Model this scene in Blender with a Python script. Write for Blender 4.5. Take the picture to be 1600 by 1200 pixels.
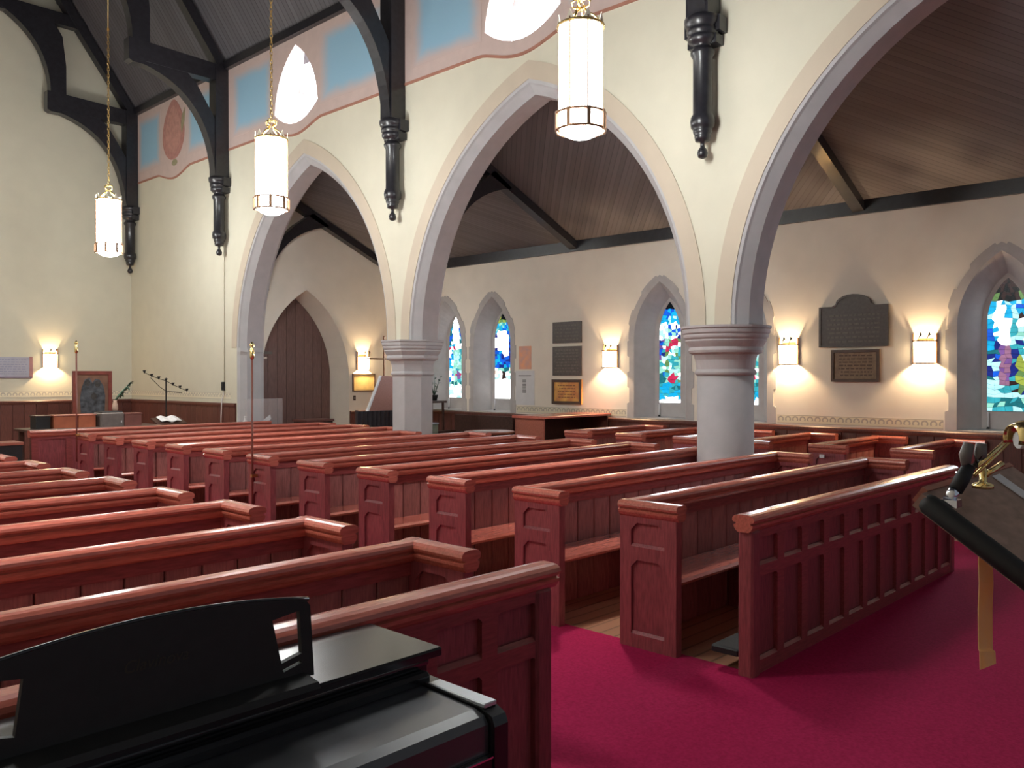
import bpy, bmesh, math, random
from math import sin, cos, tan, pi, sqrt, radians, atan2
from mathutils import Vector, Matrix
from mathutils.geometry import tessellate_polygon

random.seed(7)
sc = bpy.context.scene
for o in list(bpy.data.objects):
    bpy.data.objects.remove(o)
COL = sc.collection

# ------------------------------------------------------------------ camera, world, exposure
cam_d = bpy.data.cameras.new('camera')
cam = bpy.data.objects.new('camera', cam_d)
COL.objects.link(cam)
cam_d.sensor_width = 36.0
cam_d.lens = 36.0 * 1328.0 / 1600.0
cam_d.clip_start = 0.05
cam_d.clip_end = 200
cam.location = (0, 0, 1.72)
cam.rotation_euler = (pi / 2 - 0.00866, 0, -0.8119)
sc.camera = cam
sc.view_settings.view_transform = 'Standard'
sc.view_settings.look = 'None'
sc.view_settings.gamma = 1.0
sc.view_settings.use_curve_mapping = False
sc.view_settings.exposure = 0.83
world = bpy.data.worlds.new('world')
sc.world = world
world.use_nodes = True
bg = world.node_tree.nodes['Background']
bg.inputs[0].default_value = (0.80, 0.88, 1.0, 1)
bg.inputs[1].default_value = 0.12
sc.cycles.use_denoising = True
sc.cycles.max_bounces = 8
sc.cycles.diffuse_bounces = 5
sc.cycles.sample_clamp_indirect = 6.0

LANTERN_E = 29.0
SCONCE_E = 9.0
GLASS_E = 1.0
CLEAR_E = 9.0

# ------------------------------------------------------------------ materials
def principled(name):
    m = bpy.data.materials.new(name)
    m.use_nodes = True
    return m, m.node_tree, m.node_tree.nodes['Principled BSDF']

def mat(name, col, rough=0.6, var=0.15, scale=6.0, stretch=(1, 1, 1), bump=0.0, metal=0.0, spec=0.5,
        rnd=0.0, coat=0.0, trans=0.0, alpha=1.0, dark=None):
    m, nt, p = principled(name)
    N, L = nt.nodes, nt.links
    tc = N.new('ShaderNodeTexCoord')
    mp = N.new('ShaderNodeMapping')
    mp.inputs['Scale'].default_value = stretch
    L.new(tc.outputs['Object'], mp.inputs[0])
    nz = N.new('ShaderNodeTexNoise')
    nz.inputs['Scale'].default_value = scale
    nz.inputs['Detail'].default_value = 6
    L.new(mp.outputs[0], nz.inputs['Vector'])
    mx = N.new('ShaderNodeMix')
    mx.data_type = 'RGBA'
    d = dark or tuple(c * (1 - var) for c in col)
    b = tuple(min(1, c * (1 + var)) for c in col)
    mx.inputs['A'].default_value = (*d, 1)
    mx.inputs['B'].default_value = (*b, 1)
    rmp = N.new('ShaderNodeMapRange')
    rmp.inputs['From Min'].default_value = 0.3
    rmp.inputs['From Max'].default_value = 0.7
    L.new(nz.outputs['Fac'], rmp.inputs['Value'])
    L.new(rmp.outputs[0], mx.inputs['Factor'])
    out = mx.outputs['Result']
    if rnd:
        oi = N.new('ShaderNodeObjectInfo')
        hs = N.new('ShaderNodeHueSaturation')
        mr = N.new('ShaderNodeMapRange')
        mr.inputs['To Min'].default_value = 1 - rnd
        mr.inputs['To Max'].default_value = 1 + rnd
        L.new(oi.outputs['Random'], mr.inputs['Value'])
        L.new(mr.outputs[0], hs.inputs['Value'])
        L.new(out, hs.inputs['Color'])
        out = hs.outputs[0]
    L.new(out, p.inputs['Base Color'])
    p.inputs['Roughness'].default_value = rough
    p.inputs['Metallic'].default_value = metal
    p.inputs['Specular IOR Level'].default_value = spec
    if coat:
        p.inputs['Coat Weight'].default_value = coat
        p.inputs['Coat Roughness'].default_value = 0.12
    if trans:
        p.inputs['Transmission Weight'].default_value = trans
    if alpha < 1:
        p.inputs['Alpha'].default_value = alpha
    if bump:
        bp = N.new('ShaderNodeBump')
        bp.inputs['Strength'].default_value = bump
        bp.inputs['Distance'].default_value = 0.01
        L.new(nz.outputs['Fac'], bp.inputs['Height'])
        L.new(bp.outputs[0], p.inputs['Normal'])
    return m

def emit_mat(name, col, e):
    m, nt, p = principled(name)
    N, L = nt.nodes, nt.links
    tc = N.new('ShaderNodeTexCoord')
    nz = N.new('ShaderNodeTexNoise')
    nz.inputs['Scale'].default_value = 9
    L.new(tc.outputs['Object'], nz.inputs['Vector'])
    mr = N.new('ShaderNodeMapRange')
    mr.inputs['To Min'].default_value = e * 0.6
    mr.inputs['To Max'].default_value = e * 1.4
    L.new(nz.outputs['Fac'], mr.inputs['Value'])
    p.inputs['Base Color'].default_value = (*[min(.8, c) * .15 for c in col], 1)
    p.inputs['Roughness'].default_value = 0.2
    p.inputs['Specular IOR Level'].default_value = 0.15
    p.inputs['Emission Color'].default_value = (*col, 1)
    L.new(mr.outputs[0], p.inputs['Emission Strength'])
    return m

def board_mat(name, col, ang, pitch, rough=0.55, axis='XY', depth=0.5):
    """painted boarding: dark joints every `pitch` metres along a direction in object space"""
    m, nt, p = principled(name)
    N, L = nt.nodes, nt.links
    tc = N.new('ShaderNodeTexCoord')
    sep = N.new('ShaderNodeSeparateXYZ')
    L.new(tc.outputs['Object'], sep.inputs[0])
    def M(op, a, b):
        n = N.new('ShaderNodeMath'); n.operation = op
        for i, v in enumerate((a, b)):
            if v is None: continue
            if isinstance(v, (int, float)): n.inputs[i].default_value = v
            else: L.new(v, n.inputs[i])
        return n.outputs[0]
    u, v = sep.outputs[axis[0]], sep.outputs[axis[1]]
    t = M('ADD', M('MULTIPLY', u, cos(ang) / pitch), M('MULTIPLY', v, sin(ang) / pitch))
    fr = M('FRACT', t, None)
    idx = M('FLOOR', t, None)
    wn = N.new('ShaderNodeTexWhiteNoise'); wn.noise_dimensions = '1D'
    L.new(idx, wn.inputs['W'])
    joint = M('LESS_THAN', fr, 0.14)
    val = M('SUBTRACT', M('ADD', M('MULTIPLY', wn.outputs['Value'], 0.28), 0.86), M('MULTIPLY', joint, depth))
    hs = N.new('ShaderNodeHueSaturation')
    hs.inputs['Color'].default_value = (*col, 1)
    L.new(val, hs.inputs['Value'])
    L.new(hs.outputs[0], p.inputs['Base Color'])
    p.inputs['Roughness'].default_value = rough
    bp = N.new('ShaderNodeBump'); bp.inputs['Distance'].default_value = 0.01; bp.inputs['Strength'].default_value = 0.6
    bp.invert = True
    L.new(joint, bp.inputs['Height']); L.new(bp.outputs[0], p.inputs['Normal'])
    return m

WOOD = mat('varnished_red_oak', (0.27, 0.060, 0.060), 0.34, 0.25, 9, (1.2, 9, 9), 0.05, rnd=0.10, coat=0.25)
WOODV = mat('varnished_red_oak_vertical', (0.265, 0.062, 0.070), 0.38, 0.28, 9, (9, 9, 1.2), 0.05, rnd=0.16, coat=0.2)
BOARDM = mat('hazed_red_oak_boards', (0.29, 0.110, 0.102), 0.5, 0.28, 9, (9, 9, 1.2), 0.05, rnd=0.16, coat=0.2)  # greyed red: veiling lens haze put into the base colour
WOODCAP = mat('polished_red_oak_rail', (0.49, 0.135, 0.098), 0.26, 0.2, 9, (1.2, 9, 9), 0.03, rnd=0.08, coat=0.4)
WAIN = mat('dark_wainscot_oak', (0.125, 0.042, 0.032), 0.45, 0.25, 8, (9, 9, 1.2), 0.05, rnd=0.16)
DARKWOOD = mat('dark_brown_wood', (0.055, 0.022, 0.016), 0.5, 0.3, 8, (3, 3, 3), 0.05, rnd=0.1)
PINKWOOD = mat('light_red_brown_wood', (0.33, 0.10, 0.065), 0.42, 0.2, 8, (2, 6, 6), 0.05)
DOORWOOD = mat('door_brown_wood', (0.19, 0.11, 0.10), 0.5, 0.2, 8, (9, 9, 1), 0.05, rnd=0.06)
TIMBER = mat('black_stained_timber', (0.018, 0.017, 0.022), 0.36, 0.3, 7, (2, 2, 2), 0.05, rnd=0.1, coat=0.25)
PLASTER = mat('cream_plaster', (0.64, 0.607, 0.492), 0.85, 0.025, 3, (1, 1, 1), 0.04, spec=0.2)
PLASTER2 = mat('buff_plaster_of_the_aisle', (0.86, 0.795, 0.70), 0.85, 0.03, 3, (1, 1, 1), 0.04, spec=0.2)
BAND = mat('tan_painted_band', (0.54, 0.46, 0.36), 0.8, 0.03, 4)
STONE = mat('grey_painted_stone', (0.45, 0.44, 0.45), 0.75, 0.05, 5, (1, 1, 1), 0.06, spec=0.25)
STONE2 = mat('mauve_grey_stone', (0.45, 0.415, 0.42), 0.8, 0.06, 5, (1, 1, 1), 0.06, spec=0.2)
STONEW = mat('window_grey_stone', (0.50, 0.475, 0.47), 0.85, 0.07, 6, (1, 1, 1), 0.08, spec=0.2)
CARPET = mat('crimson_carpet', (0.38, 0.014, 0.075), 0.95, 0.16, 60, (1, 1, 1), 0.15, spec=0.1)
FLOORW = board_mat('honey_floorboards', (0.40, 0.19, 0.11), pi / 2, 0.12, 0.4)
BRASS = mat('aged_brass', (0.62, 0.42, 0.16), 0.3, 0.15, 20, metal=1.0)
BRONZE = mat('lantern_bronze', (0.30, 0.17, 0.10), 0.4, 0.2, 20, metal=0.8)
BRASSP = mat('polished_brass', (0.85, 0.66, 0.30), 0.18, 0.05, 20, metal=1.0)
CHROME = mat('bright_chrome', (0.8, 0.82, 0.88), 0.15, 0.05, 20, metal=1.0)
BLACKG = mat('satin_black_lacquer', (0.012, 0.012, 0.014), 0.24, 0.2, 30, coat=0.2)
BLACKS = mat('satin_black_cover', (0.030, 0.032, 0.038), 0.36, 0.1, 30, spec=1.0, coat=0.4)
BLACKM = mat('matt_black', (0.010, 0.010, 0.011), 0.6, 0.2, 30)
GOLDINK = mat('faint_gold_print', (0.028, 0.022, 0.013), 0.6, 0.05, 30)
SLATE = mat('dark_bronze_tablet', (0.095, 0.080, 0.075), 0.45, 0.2, 25, bump=0.15)
TABLET = mat('brown_tablet', (0.26, 0.17, 0.10), 0.5, 0.2, 25)
FRAME = mat('dark_frame_wood', (0.085, 0.045, 0.028), 0.45, 0.2, 10)
GOLD = mat('gilt_yellow_sheet', (0.66, 0.40, 0.10), 0.5, 0.3, 7, dark=(0.62, 0.22, 0.08))
PAPER = mat('white_paper', (0.72, 0.72, 0.74), 0.8, 0.04, 8)
PAPERB = mat('bluish_notice', (0.42, 0.42, 0.50), 0.8, 0.06, 8)
ORANGE = mat('orange_pink_print', (0.75, 0.36, 0.20), 0.8, 0.25, 9, dark=(0.70, 0.42, 0.38))
INK = mat('grey_ink', (0.16, 0.16, 0.17), 0.8, 0.1, 20)
REDINK = mat('pink_ink', (0.60, 0.28, 0.30), 0.8, 0.1, 20)
CORD = mat('white_cord', (0.72, 0.68, 0.66), 0.6, 0.05, 10)
RIBBON = mat('gold_silk_ribbon', (0.85, 0.42, 0.15), 0.38, 0.3, 30, (1, 1, 0.4), dark=(0.88, 0.56, 0.30))
LEAF = mat('dark_green_leaves', (0.035, 0.075, 0.045), 0.5, 0.4, 20)
POTPALE = mat('pale_terracotta', (0.50, 0.36, 0.28), 0.7, 0.1, 10)
FRIEZEP = mat('faded_pink_frieze', (0.56, 0.435, 0.40), 0.85, 0.05, 5)
MAROON = mat('maroon_line', (0.38, 0.17, 0.12), 0.8, 0.1, 10)
MEDAL = mat('terracotta_medallion', (0.42, 0.20, 0.17), 0.85, 0.14, 14)
OLIVE = mat('olive_ornament', (0.30, 0.27, 0.16), 0.85, 0.15, 14)
LEAD = mat('black_lead', (0.006, 0.006, 0.008), 0.6, 0.2, 20)
CURTAIN = mat('charcoal_pleated_cloth', (0.030, 0.026, 0.032), 0.9, 0.2, 12)
GREY = mat('grey_machine_case', (0.16, 0.14, 0.13), 0.5, 0.15, 12)
GREENBOX = mat('grey_green_box', (0.20, 0.24, 0.20), 0.6, 0.15, 12)
ACRYL = mat('clear_acrylic', (0.80, 0.72, 0.72), 0.1, 0.02, 10, alpha=0.16)
ROOFN = board_mat('dark_roof_boards', (0.10, 0.095, 0.106), 0.0, 0.11, 0.6, 'YX')
ROOF_A = board_mat('dark_roof_boards_diagonal', (0.150, 0.138, 0.150), radians(45), 0.068, 0.6, 'YX', 0.30)
ROOF_B = board_mat('dark_roof_boards_counter_diagonal', (0.150, 0.138, 0.150), radians(-45), 0.068, 0.6, 'YX', 0.30)
LAMPG = emit_mat('lit_lantern_glass', (0.97, 1.0, 0.99), LANTERN_E)
SCONG = emit_mat('lit_sconce_glass', (1.0, 0.74, 0.42), SCONCE_E)
CLEAR = emit_mat('bright_clerestory_glass', (0.95, 0.96, 1.0), CLEAR_E)

def blue_panel_mat():
    m, nt, p = principled('faded_blue_frieze_panel')
    N, L = nt.nodes, nt.links
    tc = N.new('ShaderNodeTexCoord')
    nz = N.new('ShaderNodeTexNoise'); nz.inputs['Scale'].default_value = 3.0; nz.inputs['Detail'].default_value = 5
    L.new(tc.outputs['Object'], nz.inputs['Vector'])
    sep = N.new('ShaderNodeSeparateXYZ'); L.new(tc.outputs['Generated'], sep.inputs[0])
    def M(op, a, b=None):
        n = N.new('ShaderNodeMath'); n.operation = op
        for i, v in enumerate((a, b)):
            if v is None: continue
            if isinstance(v, (int, float)): n.inputs[i].default_value = v
            else: L.new(v, n.inputs[i])
        return n.outputs[0]
    e = []
    for ax in ('Y', 'Z'):
        a = M('SUBTRACT', 0.5, M('ABSOLUTE', M('SUBTRACT', sep.outputs[ax], 0.5)))
        e.append(a)
    d = M('ADD', M('MINIMUM', e[0], e[1]), M('MULTIPLY', M('SUBTRACT', nz.outputs['Fac'], 0.5), 0.10))
    mr = N.new('ShaderNodeMapRange'); mr.interpolation_type = 'SMOOTHSTEP'
    mr.inputs['From Min'].default_value = 0.0; mr.inputs['From Max'].default_value = 0.20
    L.new(d, mr.inputs['Value'])
    mx = N.new('ShaderNodeMix'); mx.data_type = 'RGBA'
    mx.inputs['A'].default_value = (0.555, 0.435, 0.405, 1); mx.inputs['B'].default_value = (0.28, 0.475, 0.62, 1)
    L.new(mr.outputs[0], mx.inputs['Factor'])
    L.new(mx.outputs['Result'], p.inputs['Base Color'])
    p.inputs['Roughness'].default_value = 0.85
    return m
BLUEP = blue_panel_mat()

def stencil_mat():
    m, nt, p = principled('stencilled_border')
    N, L = nt.nodes, nt.links
    tc = N.new('ShaderNodeTexCoord')
    sep = N.new('ShaderNodeSeparateXYZ'); L.new(tc.outputs['Object'], sep.inputs[0])
    def M(op, a, b=None):
        n = N.new('ShaderNodeMath'); n.operation = op
        for i, v in enumerate((a, b)):
            if v is None: continue
            if isinstance(v, (int, float)): n.inputs[i].default_value = v
            else: L.new(v, n.inputs[i])
        return n.outputs[0]
    px = M('SUBTRACT', M('FRACT', M('DIVIDE', sep.outputs['X'], 0.11)), 0.5)
    px = M('MULTIPLY', px, 0.11)
    r = M('SQRT', M('ADD', M('MULTIPLY', px, px), M('MULTIPLY', sep.outputs['Z'], sep.outputs['Z'])))
    ring = M('MULTIPLY', M('GREATER_THAN', r, 0.026), M('LESS_THAN', r, 0.046))
    up = M('GREATER_THAN', sep.outputs['Z'], -0.02)
    line = M('GREATER_THAN', M('ABSOLUTE', sep.outputs['Z']), 0.052)
    f = M('MAXIMUM', M('MULTIPLY', ring, up), line)
    mx = N.new('ShaderNodeMix'); mx.data_type = 'RGBA'
    mx.inputs['A'].default_value = (0.76, 0.70, 0.54, 1); mx.inputs['B'].default_value = (0.46, 0.42, 0.36, 1)
    L.new(f, mx.inputs['Factor']); L.new(mx.outputs['Result'], p.inputs['Base Color'])
    p.inputs['Roughness'].default_value = 0.85
    return m
STENCIL = stencil_mat()

# ------------------------------------------------------------------ mesh builder
class MB:
    def __init__(s):
        s.v, s.f, s.sm, s.mi = [], [], [], []
        s.T = None
        s.m = 0
    def _add(s, vs, fs, smooth=False):
        b = len(s.v)
        if s.T is not None:
            vs = [s.T(*v) for v in vs]
        s.v += [tuple(v) for v in vs]
        for f in fs:
            s.f.append([i + b for i in f]); s.sm.append(smooth); s.mi.append(s.m)
        return s
    def box(s, x0, x1, y0, y1, z0, z1):
        vs = [(x0, y0, z0), (x1, y0, z0), (x1, y1, z0), (x0, y1, z0), (x0, y0, z1), (x1, y0, z1), (x1, y1, z1), (x0, y1, z1)]
        return s._add(vs, [(0, 3, 2, 1), (4, 5, 6, 7), (0, 1, 5, 4), (1, 2, 6, 5), (2, 3, 7, 6), (3, 0, 4, 7)])
    def bbox(s, x0, x1, y0, y1, z0, z1, c=0.006):
        """box with chamfered vertical and horizontal top edges"""
        o = [(x0 + c, y0), (x1 - c, y0), (x1, y0 + c), (x1, y1 - c), (x1 - c, y1), (x0 + c, y1), (x0, y1 - c), (x0, y0 + c)]
        cx, cy = (x0 + x1) / 2, (y0 + y1) / 2
        def ins(p): 
            return (min(max(p[0], x0 + c), x1 - c), min(max(p[1], y0 + c), y1 - c))
        rings = [[(p[0], p[1], z0) for p in o], [(p[0], p[1], z1 - c) for p in o], [(*ins(p), z1) for p in o]]
        return s.loft(rings, cap=True)
    def loft(s, rings, cap=True, smooth=False, closed=True):
        n = len(rings[0])
        vs = [p for r in rings for p in r]
        fs = []
        for k in range(len(rings) - 1):
            for i in range(n if closed else n - 1):
                j = (i + 1) % n
                fs.append((k * n + i, k * n + j, (k + 1) * n + j, (k + 1) * n + i))
        s._add(vs, fs, smooth)
        if cap:
            b = len(s.v) - len(vs)
            s.f.append([b + i for i in reversed(range(n))]); s.sm.append(False); s.mi.append(s.m)
            s.f.append([b + (len(rings) - 1) * n + i for i in range(n)]); s.sm.append(False); s.mi.append(s.m)
        return s
    def prism(s, loops, a, b, to3=lambda u, v, w: (u, w, v)):
        """extrude 2D polygon with holes between w=a and w=b; to3 maps (u,v,w)->xyz"""
        tri = tessellate_polygon([[Vector((p[0], p[1], 0)) for p in lp] for lp in loops])
        flat = [p for lp in loops for p in lp]
        n = len(flat)
        vs = [to3(p[0], p[1], a) for p in flat] + [to3(p[0], p[1], b) for p in flat]
        fs = [tuple(t) for t in tri] + [tuple(n + i for i in reversed(t)) for t in tri]
        k = 0
        for lp in loops:
            m = len(lp)
            for i in range(m):
                j = (i + 1) % m
                fs.append((k + i, k + j, n + k + j, n + k + i))
            k += m
        return s._add(vs, fs)
    def lathe(s, prof, cx=0, cy=0, n=20, a0=0.0, a1=2 * pi, axis='Z', smooth=True, rot=0.0):
        full = abs(a1 - a0 - 2 * pi) < 1e-6
        m = n if full else n + 1
        rings = []
        for r, z in prof:
            ring = []
            for i in range(m):
                a = a0 + (a1 - a0) * i / n + rot
                ring.append((cx + r * cos(a), cy + r * sin(a), z))
            rings.append(ring)
        return s.loft(rings, cap=full, smooth=smooth, closed=full)
    def tube(s, pts, r, n=8, closed=False, smooth=True):
        pts = [Vector(p) for p in pts]
        rings = []
        up = Vector((0, 0, 1))
        k = len(pts)
        for i, p in enumerate(pts):
            if closed:
                t = pts[(i + 1) % k] - pts[i - 1]
            else:
                t = pts[min(i + 1, k - 1)] - pts[max(i - 1, 0)]
            t.normalize()
            ref = up if abs(t.dot(up)) < 0.95 else Vector((1, 0, 0))
            a = t.cross(ref).normalized(); b = t.cross(a)
            rr = r[i] if isinstance(r, (list, tuple)) else r
            rings.append([tuple(p + a * rr * cos(2 * pi * j / n) + b * rr * sin(2 * pi * j / n)) for j in range(n)])
        if closed:
            rings.append(rings[0])
        return s.loft(rings, cap=not closed, smooth=smooth)
    def ball(s, c, r, n=12, m=8, sz=1.0):
        prof = [(max(1e-4, r * sin(pi * i / m)), c[2] - r * sz * cos(pi * i / m)) for i in range(m + 1)]
        return s.lathe(prof, c[0], c[1], n)
    def mesh(s, name, mats):
        me = bpy.data.meshes.new(name)
        me.from_pydata(s.v, [], s.f)
        mats = mats if isinstance(mats, (list, tuple)) else [mats]
        for m in mats:
            me.materials.append(m)
        me.polygons.foreach_set('use_smooth', s.sm)
        me.polygons.foreach_set('material_index', s.mi)
        me.update()
        bm = bmesh.new(); bm.from_mesh(me)
        bmesh.ops.recalc_face_normals(bm, faces=bm.faces)
        bm.to_mesh(me); bm.free()
        return me
    def make(s, name, mats, parent=None, loc=None, **k):
        return obj(name, s.mesh(name, mats), parent, loc, **k)

def obj(name, me, parent=None, loc=None, rot=None, label=None, cat=None, group=None, kind=None):
    o = bpy.data.objects.new(name, me)
    COL.objects.link(o)
    if parent is not None:
        o.parent = parent
    if loc is not None:
        o.location = loc
    if rot is not None:
        o.rotation_euler = rot
    tag(o, label, cat, group, kind)
    return o

def tag(o, label=None, cat=None, group=None, kind=None):
    if label: o['label'] = label
    if cat: o['category'] = cat
    if group: o['group'] = group
    if kind: o['kind'] = kind
    return o

def thing(name, label, cat, loc=(0, 0, 0), rotz=0.0, group=None):
    return obj(name, None, None, loc, (0, 0, rotz), label, cat, group)

def dup(root, loc, label, rotz=None, group=None):
    r = root.copy(); COL.objects.link(r); r.location = loc
    if rotz is not None:
        r.rotation_euler = (0, 0, rotz)
    r['label'] = label
    if group: r['group'] = group
    for ch in root.children:
        c = ch.copy(); COL.objects.link(c); c.parent = r
        for g in ch.children:
            d = g.copy(); COL.objects.link(d); d.parent = c
    return r

def pointed(c, a, zs, za, n=14):
    """pointed arch outline from left spring (c-a) over the apex to right spring"""
    h = za - zs
    R = (a * a + h * h) / (2 * a)
    t1 = atan2(h, R - a)          # angle at apex seen from the centre of the arc
    left = []
    for i in range(n + 1):
        t = t1 * i / n
        left.append((c + (R - a) - R * cos(t), zs + R * sin(t)))
    right = [(2 * c - u, v) for u, v in reversed(left[:-1])]
    return left + right

def lancet(c, a, z0, zs, za, n=10):
    return [(c - a, z0)] + pointed(c, a, zs, za, n) + [(c + a, z0)]

YZ = lambda u, v, w: (w, u, v)     # polygon in the Y-Z plane, extruded along X
XZ = lambda u, v, w: (u, w, v)     # polygon in the X-Z plane, extruded along Y

# ------------------------------------------------------------------ setting: floor, walls, roofs
XF, XB = 8.0, 8.55          # arcade wall faces
XA = 11.7                   # window wall of the side aisle
YW, YAW = 19.4, 14.75       # west walls of nave and aisle
XL = -0.8                   # far nave wall

MB().box(XL, XA + 0.3, -4.5, YW + 0.2, -0.2, 0.0).make('floor', FLOORW, kind='structure')
c = MB()
c.prism([[(XL + .02, -4.5), (XA - .08, -4.5), (XA - .08, 2.345), (9.60, 2.345), (9.60, 8.6), (8.64, 8.6), (8.64, 4.2), (8.45, 4.2), (8.45, 2.80), (8.13, 2.80), (8.13, 2.345), (4.52, 2.345), (4.52, 13.4), (2.66, 13.4), (2.66, 2.345), (XL + .02, 2.345)]],
        0.0, 0.006, lambda u, v, w: (u, v, w))
c.make('carpet', CARPET, label='crimson carpet over the open front floor and down the aisles between the pews', cat='carpet')

ARCHES = [(12.41, 2.26, 5.48), (7.29, 2.365, 5.50), (2.02, 2.42, 5.52)]
ZS = 2.26
outer = [(YW, 0.0), (YW, 7.6), (-3.4, 7.6), (-3.4, ZS)]
for cy, a, za in reversed(ARCHES):
    outer += pointed(cy, a, ZS, za, 20)
outer += [(14.67, 0.0)]
def spherical(cy, cz, s):
    """curved-sided triangle of a clerestory window"""
    A, B, T = (cy - .66 * s, cz - .25 * s), (cy + .66 * s, cz - .25 * s), (cy, cz + .82 * s)
    def arc(p, q, bul, n=8):
        out = []
        mx, my = (q[0] - p[0]), (q[1] - p[1])
        nx, ny = my, -mx
        L = sqrt(nx * nx + ny * ny); nx /= L; ny /= L
        for i in range(n):
            t = i / n
            b = 4 * t * (1 - t) * bul
            out.append((p[0] + mx * t + nx * b, p[1] + my * t + ny * b))
        return out
    return arc(A, B, .26 * s) + arc(B, T, .16 * s) + arc(T, A, .16 * s)
CLERE = [(12.66, 6.55), (7.42, 6.55)]
w = MB().prism([outer] + [spherical(y, z, 1.0) for y, z in CLERE], XF, XB, YZ)
WALLA = w.make('wall_arcade', PLASTER, kind='structure')

def sweep_arch(mb, cy, a, za, prof, n=22):
    """prof: list of (inset, x); sweep it along the pointed arch"""
    rings = []
    base = pointed(cy, a, ZS, za, n)
    lines = []
    for ins, x in prof:
        lines.append([(x, u, v) for u, v in pointed(cy, a - ins, ZS, za - ins * 1.25, n)])
    m = len(base)
    vs = [p for ln in lines for p in ln]
    fs = []
    k = len(prof)
    for q in range(k):
        q2 = (q + 1) % k
        for i in range(m - 1):
            fs.append((q * m + i, q * m + i + 1, q2 * m + i + 1, q2 * m + i))
    fs.append([q * m for q in range(k)]); fs.append([q * m + m - 1 for q in reversed(range(k))])
    mb._add(vs, fs)

for cy, a, za in ARCHES:
    mb = MB(); sweep_arch(mb, cy, a, za, [(-0.19, XF - .012), (0.0, XF - .012), (0.0, XF + .02), (-0.19, XF + .02)])
    mb.make('arch_band', BAND, WALLA)
    mb = MB()
    sweep_arch(mb, cy, a, za, [(0.0, XF - .004), (.035, XF + .004), (.05, XF + .03), (.135, XF + .125), (.135, XB - .125), (.05, XB - .03), (0, XB)])
    o = mb.make('arch_moulding', [STONE, STONE2], WALLA)
    me = o.data
    for p in me.polygons:
        cxx = sum(me.vertices[i].co.x for i in p.vertices) / len(p.vertices)
        if XF + .126 < cxx:
            p.material_index = 1  # soffit shade put into the colour: browner grey on the same stone
# respond pier at the far end of the arcade, grey stone with an impost
mb = MB()
mb.prism([[(XF - .004, 14.67), (XF + .03, 14.62), (XF + .125, 14.535), (XB - .125, 14.535), (XB, 14.67)]], 0, ZS - .12, lambda u, v, w: (u, v, w))
mb.make('respond_pier', STONE, WALLA)
mb = MB()
for k, (p, z0, z1) in enumerate([(.02, ZS - .12, ZS - .08), (.05, ZS - .08, ZS - .03), (.03, ZS - .03, ZS)]):
    mb.prism([[(XF - .004, 14.67), (XF + .03 - p * .3, 14.62 - p), (XF + .12, 14.535 - p), (XB - .12, 14.535 - p), (XB, 14.67)]], z0, z1, lambda u, v, w: (u, v, w))
mb.make('impost', STONE, WALLA)

# painted frieze above the arches
Z0F, Z1F = 5.98, 7.56
def border_z(y):
    """lower edge of the frieze, dipping below each window or medallion"""
    d = 0
    for yc in (17.25, 12.66, 7.42, 2.1):
        t = (y - yc) / 0.75
        if abs(t) < 1:
            d = max(d, 0.16 * (cos(t * pi) * .5 + .5) ** .7)
    return Z0F - d + 0.03
ys = [-3.3 + i * (YW - .02 + 3.3) / 240 for i in range(241)]
top = [(YW - .02, Z1F), (-3.3, Z1F)]
mb = MB().prism([[(y, border_z(y)) for y in ys] + top] + [spherical(y, z, 1.0) for y, z in CLERE], XF - .010, XF, YZ)
FR = mb.make('frieze', FRIEZEP, WALLA)
mb = MB()
for i in range(240):
    y0, y1 = ys[i], ys[i + 1]
    za, zb = border_z(y0), border_z(y1)
    mb.prism([[(y0, za - .025), (y1, zb - .025), (y1, zb + .012), (y0, za + .012)]], XF - .018, XF, YZ)
mb.make('frieze_border', MAROON, WALLA)
BAYS = [(-0.4, 4.55), (4.85, 9.72), (10.02, 14.95), (15.25, 19.2)]
MID = [2.1, 7.42, 12.66, 17.25]
for (a, b), m_ in zip(BAYS, MID):
    for (p, q) in ((a + .16, m_ - .72), (m_ + .72, b - .16)):
        if m_ == 17.25:
            p, q = (a + .14, m_ - .62) if p < m_ else (m_ + .60, b - .25)
        mb = MB().box(XF - .014, XF - .009, p, q, Z0F + .22, Z1F - .17)
        mb.make('frieze_blue_panel', BLUEP, FR)
# medallion of the far bay
def drop(cy, cz, w_, h_, n=28):
    out = []
    for i in range(n):
        t = 2 * pi * i / n
        r = 1 - .32 * max(0, sin(t)) ** 2
        out.append((cy + w_ * cos(t) * r, cz + h_ * sin(t) * (1.15 if sin(t) > 0 else .85)))
    return out
MB().prism([drop(17.25, 6.75, .50, .62)], XF - .016, XF, YZ).make('medallion', MEDAL, FR)
MB().prism([drop(17.25, 6.78, .36, .48)], XF - .021, XF, YZ).make('medallion_centre', mat('terracotta_medallion_centre', (0.46, 0.235, 0.195), 0.85, 0.15, 12), FR)
MB().prism([drop(17.2, 6.15, .12, .07)], XF - .018, XF, YZ).make('ornament', OLIVE, FR)
MB().prism([[(16.72, 7.2), (16.86, 7.05), (16.92, 6.8), (16.86, 6.7), (16.76, 6.9)]], XF - .018, XF, YZ).make('ornament', OLIVE, FR)

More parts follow.
